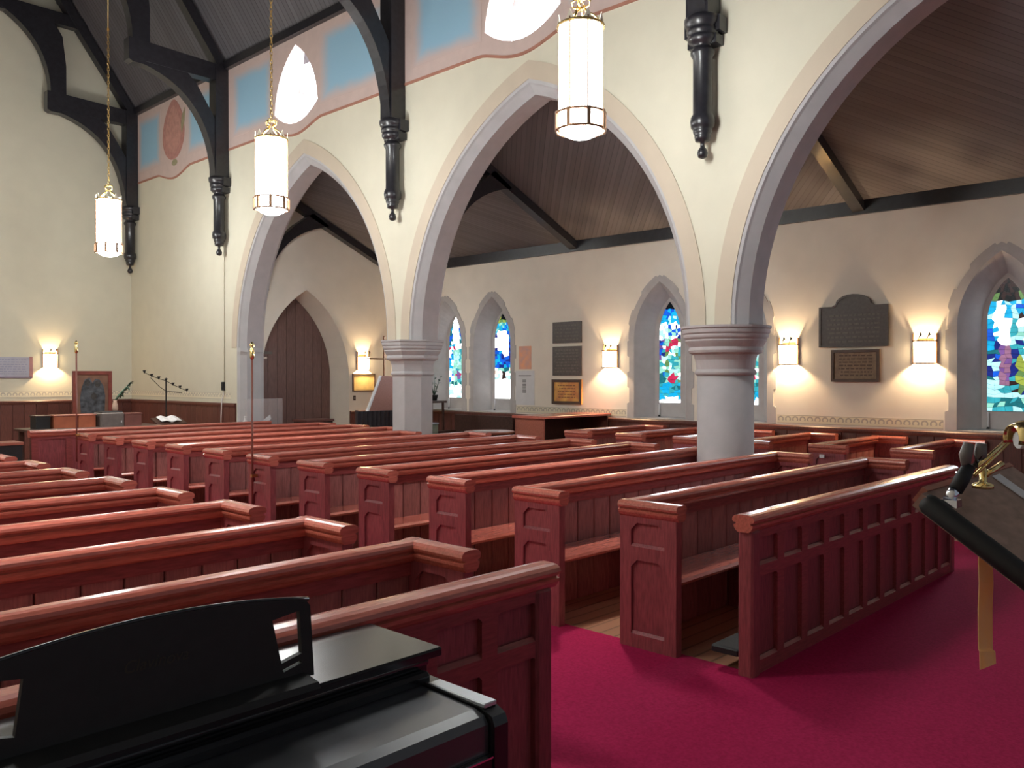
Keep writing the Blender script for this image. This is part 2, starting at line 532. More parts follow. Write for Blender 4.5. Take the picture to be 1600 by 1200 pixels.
# clerestory windows: splayed reveal, bright glass and stone cusps
for k, (y, z) in enumerate(CLERE):
    wn = obj('window_%d' % (6 + k), None, None, (XB - .1, y, z), kind='structure',
             label='blown-out %s clerestory window with curved triangle outline above the arcade' % ('farther' if k == 0 else 'nearer'))
    big, small = spherical(0, 0, 1.0), spherical(0, 0, .93)
    mb = MB().loft([[(XF - XB + .1 - .005, u, v) for u, v in big], [(-.02, u, v) for u, v in small]], cap=False)
    mb.make('reveal', mat('pale_pink_reveal', (0.80, 0.70, 0.68), .8, .03, 4), wn)
    MB().prism([small], -.01, .02, YZ).make('glass_pane', CLEAR, wn)
    mb = MB()
    for sgn in (-1, 1):
        mb.prism([[(sgn * .60, .20), (sgn * .36, .12), (sgn * .33, .16), (sgn * .53, .32)]], -.07, -.012, YZ)
    mb.make('cusp', STONE, wn)

# aisle window wall with lancet openings
WIN = [  # centre y, glass half width
    (2.82, .235), (6.40, .205), (7.78, .207), (11.63, .215), (12.98, .205)]
holes = [lancet(y, .505, 1.03, 2.35, 3.28) for y, g in WIN]
mb = MB().prism([[(-4.5, 0), (YAW + .2, 0), (YAW + .2, 4.0), (-4.5, 4.0)]] + holes, XA, XA + .36, YZ)
WALLB = mb.make('wall_aisle', PLASTER2, kind='structure')

# west wall of the nave with its gable, west wall of the aisle with the door arch
ridge_x, ridge_z = (XL + XF) / 2, 14.1
MB().prism([[(XL, 0), (XF, 0), (XF, 7.6), (ridge_x, ridge_z), (XL, 7.6)]], YW, YW + .3, XZ).make('wall_west', PLASTER, kind='structure')
WALLW = bpy.data.objects['wall_west']
DOORO = lancet(9.56, 1.02, 0.0, 1.70, 3.46)
roofz = lambda x: 4.09 + (XA - x) * .455
mb = MB().prism([[(XB, 0), (DOORO[0][0], 0)] + DOORO[1:-1] + [(DOORO[-1][0], 0), (XA, 0), (XA, roofz(XA)), (XB, roofz(XB))]], YAW, YAW + .55, XZ)
WALLAW = mb.make('wall_aisle_west', PLASTER2, kind='structure')
MB().box(XL - .3, XL, -4.5, YW + .2, 0, 7.6).make('wall_far', PLASTER, kind='structure')

# nave roof: boarded slopes, wall plate, purlins
CE = obj('ceiling', None, kind='structure')
slope = (ridge_z - 7.56) / (XF - ridge_x)
for s_, nm in ((1, 'roof_slope'), (-1, 'roof_slope')):
    xe = XF + .3 if s_ > 0 else XL - .3
    mb = MB().prism([[(xe, 7.56 - .3 * slope + .05), (ridge_x, ridge_z + .05), (ridge_x, ridge_z + .25), (xe, 7.56 - .3 * slope + .25)]], -3.6, YW + .2, XZ)
    mb.make(nm, ROOFN, CE)
MB().box(XF - .10, XF + .02, -3.4, YW, 7.50, 7.64).make('wall_plate', TIMBER, CE)
for t in (.33, .66):
    x = XF + (ridge_x - XF) * t; z = 7.56 + (ridge_z - 7.56) * t
    MB().box(x - .09, x + .09, -3.4, YW, z - .12, z + .06).make('purlin', TIMBER, CE)

# aisle roof: diagonal boarding that changes direction at each truss, eaves beam
CA = obj('ceiling_aisle', None, kind='structure')
cuts = [-3.4, 4.55, 9.55, YAW]
for i in range(3):
    y0, y1 = cuts[i], cuts[i + 1]
    mb = MB().prism([[(XB - .02, roofz(XB - .02)), (XA + .1, roofz(XA + .1)), (XA + .1, roofz(XA) + .15), (XB - .02, roofz(XB) + .18)]], y0, y1, XZ)
    mb.make('roof_boarding', (ROOF_A, ROOF_B, ROOF_A)[i], CA)
MB().box(XA - .06, XA + .02, -4.4, YAW, 3.93, 4.12).make('eaves_beam', TIMBER, CA)

# wainscots: boards, cap rail, stencilled border
def wainscot(parent, start, end, h, axis, pos, board=.20):
    """boards along axis 'Y' (at x=pos, facing -x) or 'X' (at y=pos, facing -y)"""
    n = max(1, round((end - start) / board)); bw = (end - start) / n
    T = (lambda u, d, z: (pos - d, u, z)) if axis == 'Y' else (lambda u, d, z: (u, pos - d, z))
    mb = MB(); mb.T = T
    mb.box(start, end, 0, .015, 0, h - .05)
    rail = mb.make('wainscot', WAIN, parent)
    mb = MB(); mb.T = T
    mb.prism([[(0, h - .07), (.045, h - .07), (.055, h - .04), (.055, h - .015), (.04, h), (0, h)]], start, end, lambda u, v, w: (w, u, v))
    mb.make('cap_rail', WAIN, rail)
    mb = MB(); mb.T = lambda u, d, z: T(u, d, z) if False else ((-d, u, z) if axis == 'Y' else (u, -d, z))
    mb.bbox(.004, bw - .004, .012, .03, .02, h - .07, .004)
    me = mb.mesh('board', WAIN)
    for i in range(n):
        u = start + i * bw
        obj('board', me, rail, (pos, u, 0) if axis == 'Y' else (u, pos, 0))
    return rail
wainscot(WALLB, -3.0, YAW, 1.02, 'Y', XA)
wainscot(WALLW, XL, XF, 1.22, 'X', YW, .22)
wainscot(WALLA, 14.70, YW - .06, 1.22, 'Y', XF, .22)
wainscot(WALLAW, 10.60, XA - .06, 1.00, 'X', YAW)

def stencil(parent, length, loc, rotz):
    MB().box(0, length, -.003, .0, -.06, .06).make('stencil_border', STENCIL, parent, loc, rot=(0, 0, rotz))
yprev = -3.0
for y, g in WIN:
    if y - .66 > yprev + .1:
        stencil(WALLB, y - .66 - yprev, (XA - .001, y - .66, 1.105), -pi / 2)
    yprev = y + .66
stencil(WALLB, YAW - yprev, (XA - .001, YAW, 1.105), -pi / 2)
stencil(WALLW, XF - XL, (XL, YW - .001, 1.35), 0)
stencil(WALLA, YW - 14.9, (XF - .001, YW, 1.35), -pi / 2)

# ------------------------------------------------------------------ stained glass windows
PAL = {
    'white': ((1, 1, 1), 2.0), 'mint': ((.36, .86, .70), .55), 'pale': ((.45, .88, .95), .75), 'cyan': ((.01, .46, .85), .60),
    'aqua': ((.05, .50, .60), .50), 'blue': ((.01, .12, .75), .60), 'deep': ((.02, .04, .34), .4), 'teal': ((.02, .22, .26), .45),
    'green': ((.22, .42, .14), .4), 'lime': ((.50, .62, .10), .45), 'red': ((.60, .03, .10), .6), 'purple': ((.26, .12, .40), .5),
    'rose': ((.42, .20, .34), .5), 'dark': ((.02, .03, .04), .10), 'gold': ((.70, .42, .10), .7), 'skin': ((.85, .60, .50), .9),
    'umber': ((.10, .05, .05), .2)}
GM = {k: emit_mat('glass_' + k, c, e * GLASS_E) for k, (c, e) in PAL.items()}
def inell(u, v, cu, cv, ru, rv):
    return ((u - cu) / ru) ** 2 + ((v - cv) / rv) ** 2 < 1
def design(k, u, v, rng):
    """colour of the pane at u (-1 far jamb .. 1 near jamb), v (0 sill .. 1 apex)"""
    if k == 0:      # large figures by the lectern
        if v < .045: return rng.choice(['pale', 'aqua', 'mint'])
        if v < .105: return rng.choice(['aqua', 'teal', 'mint', 'teal'])
        if v < .125: return 'pale'
        if v > .90: return rng.choice(['dark', 'dark', 'umber'])
        if v > .83: return rng.choice(['green', 'umber', 'dark'])
        if inell(u, v, -.42, .73, .28, .10) or inell(u, v, -.18, .60, .42, .12): return 'white'
        if v > .70: return rng.choice(['cyan', 'cyan', 'blue', 'pale']) if u < .5 else rng.choice(['cyan', 'umber', 'blue'])
        if inell(u, v, -.15, .34, .28, .17): return rng.choice(['purple', 'rose', 'rose'])
        if inell(u, v, .55, .27, .30, .14): return rng.choice(['green', 'lime'])
        if inell(u, v, -.6, .19, .35, .06): return 'pale'
        if u < -.55 and v > .46: return rng.choice(['cyan', 'blue'])
        if u > .3 and v > .36: return rng.choice(['pale', 'mint', 'white', 'aqua', 'deep'])
        if u < -.4: return rng.choice(['deep', 'blue', 'teal', 'pale'])
        return rng.choice(['aqua', 'deep', 'pale', 'umber'])
    if k in (1, 2):  # cyan and mint with red sashes
        if v < .05: return 'white'
        if v < .12: return rng.choice(['cyan', 'aqua', 'teal', 'cyan'])
        if v < .14: return 'pale'
        if v > .93: return 'dark'
        if v > .85: return rng.choice(['blue', 'blue', 'cyan'])
        if v > .79: return rng.choice(['cyan', 'pale', 'cyan'])
        if inell(u, v, .25, .245, .42, .045): return 'red'
        if abs((v - .57) - (u - .1) * .09) < .035 and -.4 < u < .8: return 'red'
        if u < -.6 and .45 < v < .62: return rng.choice(['blue', 'purple', 'deep'])
        if u < -.5 and .2 < v < .3: return rng.choice(['blue', 'teal'])
        if v > .64: return rng.choice(['white', 'pale', 'blue', 'mint', 'deep']) if u > -.1 else rng.choice(['white', 'pale', 'pale'])
        if v < .2: return rng.choice(['teal', 'aqua', 'cyan'])
        return rng.choice(['mint', 'mint', 'pale', 'aqua', 'green', 'white'])
    if k == 3:      # blue robe between white glare
        if v < .23: return 'white'
        if v > .95: return 'dark'
        if v > .90: return rng.choice(['lime', 'green'])
        if v > .80: return rng.choice(['cyan', 'blue', 'mint', 'aqua'])
        if inell(u, v, -.1, .68, .85, .13): return 'white'
        if inell(u, v, .45, .54, .3, .05): return 'white'
        if inell(u, v, .1, .27, .2, .05): return 'umber'
        if v > .38: return rng.choice(['blue', 'blue', 'deep', 'cyan'])
        if v > .30: return rng.choice(['white', 'skin', 'mint', 'teal'])
        return rng.choice(['white', 'white', 'pale'])
    if v < .16: return rng.choice(['white', 'white', 'pale'])          # white figure with a red sash
    if v < .2: return rng.choice(['teal', 'mint'])
    if abs(v - .63 - u * .03) < .03: return rng.choice(['red', 'white'])
    if v > .66 and abs(u) < .62 - (v - .66): return 'white'
    if v > .64: return rng.choice(['blue', 'cyan', 'teal'])
    if inell(u, v, .3, .28, .35, .05): return rng.choice(['red', 'purple'])
    if u < -.4: return rng.choice(['white', 'pale', 'cyan', 'cyan', 'blue'])
    return rng.choice(['mint', 'pale', 'aqua', 'mint'])

WLAB = ['stained glass lancet with purple-robed figure, in grey stone surround nearest the lectern',
        'stained glass lancet half hidden behind the round column, cyan panel at its foot',
        'cyan and mint stained glass lancet with red sashes, between round column and wall sconce',
        'stained glass lancet with deep blue robe amid white glare, beside the white notice',
        'stained glass lancet with white figure and red sash, beside the octagonal column']
def toothed(y, a, z0, zs, za):
    pts = lancet(y, a, z0, zs, za, 12)
    out = []
    seg = .24
    dist = 0; prev = pts[0]; state = 0
    res = []
    for i, p in enumerate(pts):
        if i:
            L = sqrt((p[0] - prev[0]) ** 2 + (p[1] - prev[1]) ** 2)
            n = max(1, int(L / .02))
            for j in range(1, n + 1):
                q = (prev[0] + (p[0] - prev[0]) * j / n, prev[1] + (p[1] - prev[1]) * j / n)
                res.append(q)
        else:
            res.append(p)
        prev = p
    for q in res:       # blocks by height so that both sides step together
        s_ = int((q[1] - z0) / .26) % 2
        k = 1.0 if s_ == 0 else .935
        if q[1] > zs:
            k = 1.0 if s_ == 0 else .96
        out.append((y + (q[0] - y) * k, z0 + (q[1] - z0) * (1 if q[1] < zs else (.985 if s_ else 1.0))))
    return out
for k, (y, g) in enumerate(WIN):
    rng = random.Random(40 + k)
    wn = obj('window_%d' % (k + 1), None, None, (XA, y, 0), kind='structure', label=WLAB[k])
    op = lancet(0, .50, 1.04, 2.35, 3.27)
    out = toothed(0, .64, 1.03, 2.35, 3.41)
    MB().prism([out, op], -.012, .02, YZ).make('stone_surround', STONEW, wn)
    back = lancet(0, .29, 1.06, 2.42, 3.02)
    MB().loft([[(-.01, u, v) for u, v in op], [(.30, u, v) for u, v in back]], cap=False).make('splayed_reveal', STONEW, wn)
    gl = lancet(0, g, 1.28, 2.42, 2.96)
    MB().prism([lancet(0, .32, 1.03, 2.42, 3.06), gl], .295, .33, YZ).make('window_wall', STONEW, wn)
    bgm = MB().prism([lancet(0, g + .01, 1.27, 2.42, 2.97)], .315, .335, YZ).make('lead_backing', LEAD, wn)
    # panes: jittered quads clipped to the lancet
    nu, nv = (7, 30)
    z0, z1 = 1.285, 2.95
    h = 2.96 - 2.42; R = (g * g + h * h) / (2 * g)
    def halfw(z):
        if z <= 2.42: return g
        t = min(1, (z - 2.42) / R)
        return max(0.0, R * sqrt(1 - t * t) - (R - g))
    P = {}
    for j in range(nv + 1):
        for i in range(nu + 1):
            zz = z0 + (z1 - z0) * j / nv + (rng.uniform(-.020, .020) if 0 < j < nv else 0)
            uu = -1 + 2 * i / nu + (rng.uniform(-.12, .12) if 0 < i < nu else 0)
            P[i, j] = (uu * halfw(zz), zz)
    for j in range(nv):
        for i in range(nu):
            q = [P[i, j], P[i + 1, j], P[i + 1, j + 1], P[i, j + 1]]
            cu = sum(p[0] for p in q) / 4; cz = sum(p[1] for p in q) / 4
            hw = halfw(cz)
            if hw < .02: continue
            q = [(cu + (p[0] - cu) * .93, cz + (p[1] - cz) * .93) for p in q]
            # image left is +Y, so flip u for the design
            colr = design(k, -cu / max(g, .01), (cz - z0) / (z1 - z0), rng)
            MB().prism([q], .302, .316, YZ).make('glass_pane', GM[colr], wn)
    al = bpy.data.lights.new('window_daylight', 'AREA'); al.shape = 'RECTANGLE'; al.size = g * 1.7; al.size_y = 1.4
    al.energy = 22; al.spread = radians(80); al.color = (.80, .90, 1.0)
    ao = bpy.data.objects.new('window_daylight', al); COL.objects.link(ao); ao.parent = wn
    ao.location = (.292, 0, 2.0); ao.rotation_euler = (0, pi / 2, 0)
    MB().tube([(.27, g * .9, 1.06), (.27, g * .9, 1.27)], .012, 8).make('latch_rod', PAPER, wn)
    MB().ball((.265, g * .9, 1.065), .02).make('latch_knob', BLACKM, wn)

# ------------------------------------------------------------------ door at the end of the aisle
DR = obj('door_1', None, None, (9.47, YAW, 0), kind='structure', label='brown pointed plank door in the end wall of the side aisle')
lo = [(u - 9.47, v) for u, v in DOORO]
leaf = lancet(0.0, .94, 0.0, 1.70, 3.38)
MB().loft([[(u, -.004, v) for u, v in lo], [(u, .5, v) for u, v in leaf]], cap=False).make('door_reveal', PLASTER2, DR)
nb = 9; bw = 1.88 / nb
h = 3.38 - 1.70; R = (.94 ** 2 + h * h) / (2 * .94)
def dz(u):
    t = (abs(u) + R - .94) / R
    return 1.70 + R * sqrt(max(0, 1 - t * t))
for i in range(nb):
    a, b = -.94 + i * bw + .004, -.94 + (i + 1) * bw - .004
    top = [(a + (b - a) * t / 6, dz(a + (b - a) * t / 6)) for t in range(7)]
    MB().prism([[(a, 0.01), (b, 0.01)] + list(reversed(top))], .44, .48, XZ).make('plank', DOORWOOD, DR)
MB().prism([leaf], .48, .52, XZ).make('door_back', DARKWOOD, DR)
MB().box(-.90, -.45, .40, .44, 2.17, 2.22).make('door_closer', GREY, DR)
MB().box(-.90, -.58, .38, .43, 2.07, 2.11).make('door_closer_arm', CHROME, DR)

# ------------------------------------------------------------------ columns
CAP = [(.325, 0), (.325, .12), (.30, .16), (.30, 1.73), (.322, 1.745), (.328, 1.765), (.318, 1.785), (.308, 1.80), (.318, 1.90), (.338, 1.955), (.385, 1.975), (.395, 2.0),
       (.385, 2.035), (.415, 2.075), (.43, 2.10), (.425, 2.115), (.445, 2.135), (.45, 2.155), (.445, 2.17), (.462, 2.185), (.465, 2.215), (.46, 2.225), (.478, 2.235), (.48, ZS)]
def column(name, label, y, n, smooth, rot):
    t = thing(name, label, 'column', (8.275, y, 0))
    k = 1.0 if n > 12 else 1 / cos(pi / 8) * .98
    MB().lathe([(r * k, z) for r, z in CAP[:4]], n=n, smooth=smooth, rot=rot).make('shaft', STONE2 if n > 12 else STONE, t)
    sm = MB()
    pr = [(r * k, z) for r, z in CAP[3:]]
    sm.lathe(pr, n=n, smooth=False, rot=rot)
    sm.make('capital', STONE2 if n > 12 else STONE, t)
column('round_column', 'round grey stone column with moulded capital rising among the nearer pews', 4.66, 40, True, 0)
column('octagonal_column', 'octagonal pale stone column with moulded capital farther down the arcade', 9.92, 8, False, pi / 8 + .12)

# ------------------------------------------------------------------ roof trusses
PEND = [(.012, 4.005), (.045, 4.02), (.056, 4.06), (.045, 4.10), (.024, 4.125), (.024, 4.18), (.075, 4.19), (.085, 4.24), (.08, 4.25), (.095, 4.27), (.10, 4.30),
        (.095, 4.31), (.12, 4.33), (.128, 4.39), (.12, 4.44), (.10, 4.47), (.10, 5.05), (.125, 5.09), (.128, 5.12), (.10, 5.15), (.09, 5.18), (.13, 5.20), (.155, 5.23), (.155, 5.27),
        (.145, 5.285), (.165, 5.30), (.168, 5.34), (.155, 5.355), (.18, 5.38), (.192, 5.42), (.19, 5.46), (.16, 5.48)]
def truss(y, label, full=True):
    t = thing('roof_truss', label, 'roof truss', (0, y, 0), group='nave roof trusses')
    w2 = .10
    sides = (1,) if not full else (1, -1)
    for s in sides:
        f = (lambda x: x) if s > 0 else (lambda x: XL + XF - x)
        def pr(loop, a, b, name, m=TIMBER):
            lp = [(f(u), v) for u, v in loop]
            if s < 0: lp = lp[::-1]
            MB().prism([lp], a, b, XZ).make(name, m, t)
        mb = MB().box(f(7.74) if s > 0 else f(7.99), f(7.99) if s > 0 else f(7.74), -.13, .13, 5.46, 7.56)
        mb.make('wall_post', TIMBER, t)
        mb = MB().lathe(PEND, f(7.86), 0, 20); mb.make('pendant', TIMBER, t)
        mb = MB()
        for z0, z1, r in ((5.30, 5.46, .21), (5.18, 5.28, .17)):
            mb.box(min(f(7.84), f(7.99)), max(f(7.84), f(7.99)), -r, r, z0, z1)
        mb.make('bracket_block', TIMBER, t)
        # curved brace below the hammer beam
        P0, P1, P2 = (7.745, 5.30), (7.72, 6.95), (6.35, 7.22)
        lower = []
        for i in range(15):
            q = i / 14
            lower.append(tuple((1 - q) ** 2 * P0[k] + 2 * q * (1 - q) * P1[k] + q * q * P2[k] for k in (0, 1)))
        upper = [(6.35, 7.30), (7.20, 7.27), (7.38, 7.10), (7.66, 6.66), (7.80, 6.42), (7.80, 5.30)]
        pr(lower + upper, -w2, w2, 'curved_brace')
        pr([(7.99, 7.26), (7.99, 7.56), (6.15, 7.62), (6.15, 7.24), (6.22, 7.20), (6.40, 7.20), (6.44, 7.26)], -w2 - .01, w2 + .01, 'hammer_beam')
        # upper curved brace from hammer beam end to collar
        Q0, Q1, Q2 = (6.22, 7.6), (6.20, 8.7), (5.2, 9.15)
        a_ = []
        for i in range(12):
            q = i / 11
            a_.append(tuple((1 - q) ** 2 * Q0[k] + 2 * q * (1 - q) * Q1[k] + q * q * Q2[k] for k in (0, 1)))
        b_ = [(5.4, 9.2), (6.2, 9.2), (6.45, 8.8), (6.52, 8.2), (6.52, 7.6)]
        pr(a_ + b_, -w2, w2, 'upper_brace')
        d = .32
        pr([(7.99, 7.56 - .02), (ridge_x, ridge_z), (ridge_x, ridge_z - d * 1.6), (7.80, 7.56 - .02)], -w2, w2, 'principal_rafter')
    if full:
        MB().box(XL + XF - 6.95, 6.95, -.09, .09, 9.05, 9.30).make('collar_beam', TIMBER, t)
    return t
truss(19.12, 'black hammer-beam roof truss against the west gable wall')
t15 = truss(15.08, 'black hammer-beam roof truss over the far lantern, third from the camera')
truss(9.87, 'black hammer-beam roof truss above the octagonal column')
truss(4.70, 'black hammer-beam roof truss with turned pendant above the round column')

def aisle_truss(y, label, wall=False):
    t = thing('aisle_truss', label, 'roof truss', (0, y, 0), group='aisle roof trusses')
    def pr(lp, name, w_=.08):
        MB().prism([lp], -w_, w_, XZ).make(name, TIMBER, t)
    pr([(XB, roofz(XB) - .02), (XA - .02, roofz(XA - .02) - .02), (XA - .02, roofz(XA) - .14), (XB, roofz(XB) - .20)], 'principal_rafter')
    P0, P1, P2 = (8.56, 3.45), (8.80, 4.55), (10.0, 4.76)
    lo_ = [tuple((1 - q) ** 2 * P0[k] + 2 * q * (1 - q) * P1[k] + q * q * P2[k] for k in (0, 1)) for q in [i / 12 for i in range(13)]]
    pr(lo_ + [(9.6, 4.98), (9.2, 4.70), (8.80, 4.34), (8.56, 4.0)], 'curved_brace')
    MB().lathe([(.01, 3.34), (.035, 3.36), (.045, 3.40), (.03, 3.44), (.05, 3.47), (.055, 3.56)], 8.60, 0, 12).make('pendant', TIMBER, t)
    return t
aisle_truss(14.64, 'dark curved roof brace against the aisle end wall above the plank door')
aisle_truss(9.55, 'dark roof truss of the aisle seen through the middle arch')
aisle_truss(4.55, 'dark roof truss of the aisle seen through the nearest arch')

# ------------------------------------------------------------------ lanterns
def make_lantern(loc, label):
    t = thing('hanging_lantern', label, 'lantern', loc, 0, 'hanging lanterns of the nave')
    n = 8
    mb = MB().lathe([(.175, .06), (.19, .10), (.19, .98), (.12, 1.0)], n=16); mb.make('glass_cylinder', LAMPG, t)
    mb = MB().lathe([(.01, 0), (.09, .012), (.15, .04), (.175, .075), (.02, .08)], n=20); mb.make('glass_bowl', LAMPG, t)
    ld = bpy.data.lights.new('lantern_bulb', 'SPOT'); ld.spot_size = radians(82); ld.spot_blend = .65; ld.shadow_soft_size = .08; ld.energy = 190; ld.color = (1, .90, .80)
    bo = bpy.data.objects.new('lantern_bulb', ld); COL.objects.link(bo); bo.parent = t; bo.location = (0, 0, -.004)
    R_ = .215
    mb = MB()
    for z in (.07, .215):
        mb.tube([(R_ * cos(a), R_ * sin(a), z) for a in [2 * pi * i / 24 for i in range(24)]], .011, 6, closed=True)
    mb.make('gallery_ring', BRONZE, t)
    post = MB().box(R_ - .014, R_ + .014, -.018, .018, .06, .225).mesh('gallery_post', BRONZE)
    bar = MB().box(R_ - .020, R_ - .010, -.006, .006, .21, 1.0).mesh('glazing_bar', BRONZE)
    crown = MB()
    crown.prism([[(-.055, 0), (.055, 0), (.03, .035), (0, .10), (-.03, .035)]], R_ - .02, R_ - .012, lambda u, v, w: (w, u, .96 + v))
    crown = crown.mesh('crown_point', mat('crown_glare_pale', (.85, .80, .66), .4, .05, 20))  # pale base imitates the lantern glare on the brass points
    for i in range(n):
        a = 2 * pi * i / n + .2
        obj('gallery_post', post, t, rot=(0, 0, a)); obj('glazing_bar', bar, t, rot=(0, 0, a)); obj('crown_point', crown, t, rot=(0, 0, a))
    mb = MB().tube([(.20 * cos(a), .20 * sin(a), .97) for a in [2 * pi * i / 24 for i in range(24)]], .014, 6, closed=True)
    mb.make('crown_ring', BRASS, t)
    mb = MB()
    for i in range(4):
        a = pi / 2 * i + .4
        mb.tube([(.19 * cos(a), .19 * sin(a), .98), (.12 * cos(a), .12 * sin(a), 1.06), (.05 * cos(a), .05 * sin(a), 1.10), (.025 * cos(a), .025 * sin(a), 1.16)], .010, 6)
        mb.tube([(.02 * cos(a), .02 * sin(a), 1.13), (.07 * cos(a), .07 * sin(a), 1.15), (.085 * cos(a), .085 * sin(a), 1.19), (.05 * cos(a), .05 * sin(a), 1.22), (.02 * cos(a), .02 * sin(a), 1.20)], .010, 6)
    mb.make('scroll_hanger', BRASS, t)
    mb = MB()
    z = 1.20
    k = 0
    while z < 3.85:
        pts = []
        for i in range(10):
            a = 2 * pi * i / 10
            u, v = .016 * cos(a), .036 * sin(a)
            pts.append((u, 0, z + .03 + v) if k % 2 else (0, u, z + .03 + v))
        mb.tube(pts, .006, 5, closed=True)
        z += .056; k += 1
    mb.make('chain', BRASS, t)
    mb = MB().tube([(0, 0, 3.84), (0, 0, 6.9)], .008, 6); mb.make('hanging_rod', BRASS, t)
    return t
L3 = make_lantern((5.80, 4.675, 3.79), 'large lit hanging lantern in front of the middle arch, nearest of its row')
dup(L3, (5.80, 9.75, 3.79), 'lit hanging lantern on chain before the farthest arch, second of its row')
dup(L3, (5.80, 14.97, 3.76), 'lit hanging lantern farthest away, by the west gable wall')
# the matching lanterns of the other row, outside the picture
for i, (x, y) in enumerate(((1.4, 4.675), (1.4, 9.75), (1.4, 14.97))):
    dup(L3, (x, y, 3.79), ['lit lantern of the row over the pews behind the piano, first', 'lit lantern of the row over the pews behind the piano, second',
                           'lit lantern of the row over the pews behind the piano, last'][i])

# ------------------------------------------------------------------ wall sconces
def make_sconce(loc, rotz, label):
    """half-round crown sconce; local -y points into the room"""
    t = thing('wall_sconce', label, 'wall light', loc, rotz, 'half-round wall sconces')
    MB().lathe([(.135, -.16), (.14, .12)], 0, -.012, 14, -pi, 0).make('glass_shade', SCONG, t)
    for z, nm in ((-.165, 'lower_band'), (.12, 'upper_band')):
        mb = MB().tube([(.146 * cos(a), -.012 + .146 * sin(a), z) for a in [-pi * i / 14 for i in range(15)]], .009, 6); mb.make(nm, BRONZE, t)
    MB().box(-.10, .10, -.006, 0, -.17, .15).make('back_plate', BRASS, t)
    for i in range(2):
        x = -.145 if i == 0 else .145
        MB().box(x - .008, x + .008, -.035, -.0, -.17, .22).make('side_strap', BRONZE, t)
    for x in (-.05, .055):
        mb = MB().tube([(x, -.14, .11), (x + .01, -.135, .16), (x + .035, -.13, .20), (x + .03, -.13, .235)], [.006, .007, .018, .003], 6)
        mb.make('crown_finial', BLACKM, t)
    ld = bpy.data.lights.new('sconce_bulb', 'POINT'); ld.energy = 44; ld.color = (1, .70, .40); ld.shadow_soft_size = .025
    lo_ = bpy.data.objects.new('sconce_bulb', ld); COL.objects.link(lo_); lo_.parent = t; lo_.location = (0, -.075, -.07)
    return t
S = make_sconce((XA, 3.70, 2.06), -pi / 2, 'lit half-round wall sconce between the tablets and the window nearest the lectern')
dup(S, (XA, 5.56, 2.06), 'lit half-round wall sconce just beyond the round column, by the arched tablet', -pi / 2)
dup(S, (XA, 8.76, 2.04), 'lit half-round wall sconce between three hung panels and a lancet window', -pi / 2)
dup(S, (10.93, YAW, 2.03), 'lit half-round wall sconce above the gilt picture beside the plank door', 0)
dup(S, (6.30, YW, 2.08), 'lit half-round wall sconce on the west nave wall beside the pale notice', 0)

# ------------------------------------------------------------------ pews
PD = .42            # depth of an end panel
HP = .935
def cap_profile(w_):
    """cross section of the moulded cap, half width scale w_, from z=.835 up"""
    r = [(.030, .835), (.040, .845), (.050, .862), (.052, .876), (.040, .882), (.040, .888), (.056, .893), (.060, .906), (.056, .920), (.042, .931), (.020, HP)]
    r = [(a * w_, z) for a, z in r]
    return r + [(-a, z) for a, z in reversed(r)]
def framed(mb, W, th, rows, cols, stile, zt, both=True, fillet=False):
    """panelled frame in local (u 0..W, d 0..th, z): stiles, rails with sloped sills. rows [(z0,z1)...], cols panels across"""
    pw = (W - stile * (cols + 1)) / cols
    for i in range(cols + 1):
        u = i * (pw + stile)
        mb.box(u, u + stile, 0, th, 0, zt)
    zs_ = [0] + [z for r in rows for z in r] + [zt]
    for k in range(0, len(zs_), 2):
        for i in range(cols):
            u = stile + i * (pw + stile)
            mb.box(u, u + pw, 0, th, zs_[k], zs_[k + 1])
    for (z0, z1) in rows:
        for i in range(cols):
            u = stile + i * (pw + stile)
            for d0, d1 in (((0, .016), (th, th - .016)) if both else ((0, .016),)):
                mb.prism([[(d0, z0), (d1, z0 + .018), (d1, z0)]], u, u + pw, lambda a, b, w: (w, a, b))
                mb.prism([[(u, z1), (u + .016, z1), (u, z1 - .016)]], min(d0, d1), max(d0, d1), lambda a, b, w: (a, w, b))
                mb.prism([[(u + pw, z1), (u + pw - .016, z1), (u + pw, z1 - .016)]], min(d0, d1), max(d0, d1), lambda a, b, w: (a, w, b))
                if fillet:
                    mb.prism([[(u, z1), (u + .045, z1), (u, z1 - .045)]], min(d0, d1), max(d0, d1), lambda a, b, w: (a, w, b))
                    mb.prism([[(u + pw, z1), (u + pw - .045, z1), (u + pw, z1 - .045)]], min(d0, d1), max(d0, d1), lambda a, b, w: (a, w, b))
    return pw

ROWS = [(.085, .555), (.64, .79)]
MESH = {}
def end_meshes(depth):
    if ('end', depth) in MESH: return MESH['end', depth]
    st = .085 if depth > .3 else .035
    mb = MB(); mb.T = lambda u, d, z: (d - .03, -depth + u, z + .006)
    framed(mb, depth, .06, ROWS, 1, st, .84, True, depth > .3)
    fr = mb.mesh('end_panel', WOODV)
    pan = []
    for z0, z1 in ROWS:
        pan.append(MB().box(-.012, .012, -depth + st - .005, -st + .005, z0, z1 + .006).mesh('recessed_panel', WOODV))
    mb = MB().prism([cap_profile(1.0)], -depth - .02, .0, lambda u, v, w: (u, w, v)); cp = mb.mesh('end_cap', WOODCAP)
    MESH['end', depth] = (fr, pan, cp)
    return MESH['end', depth]

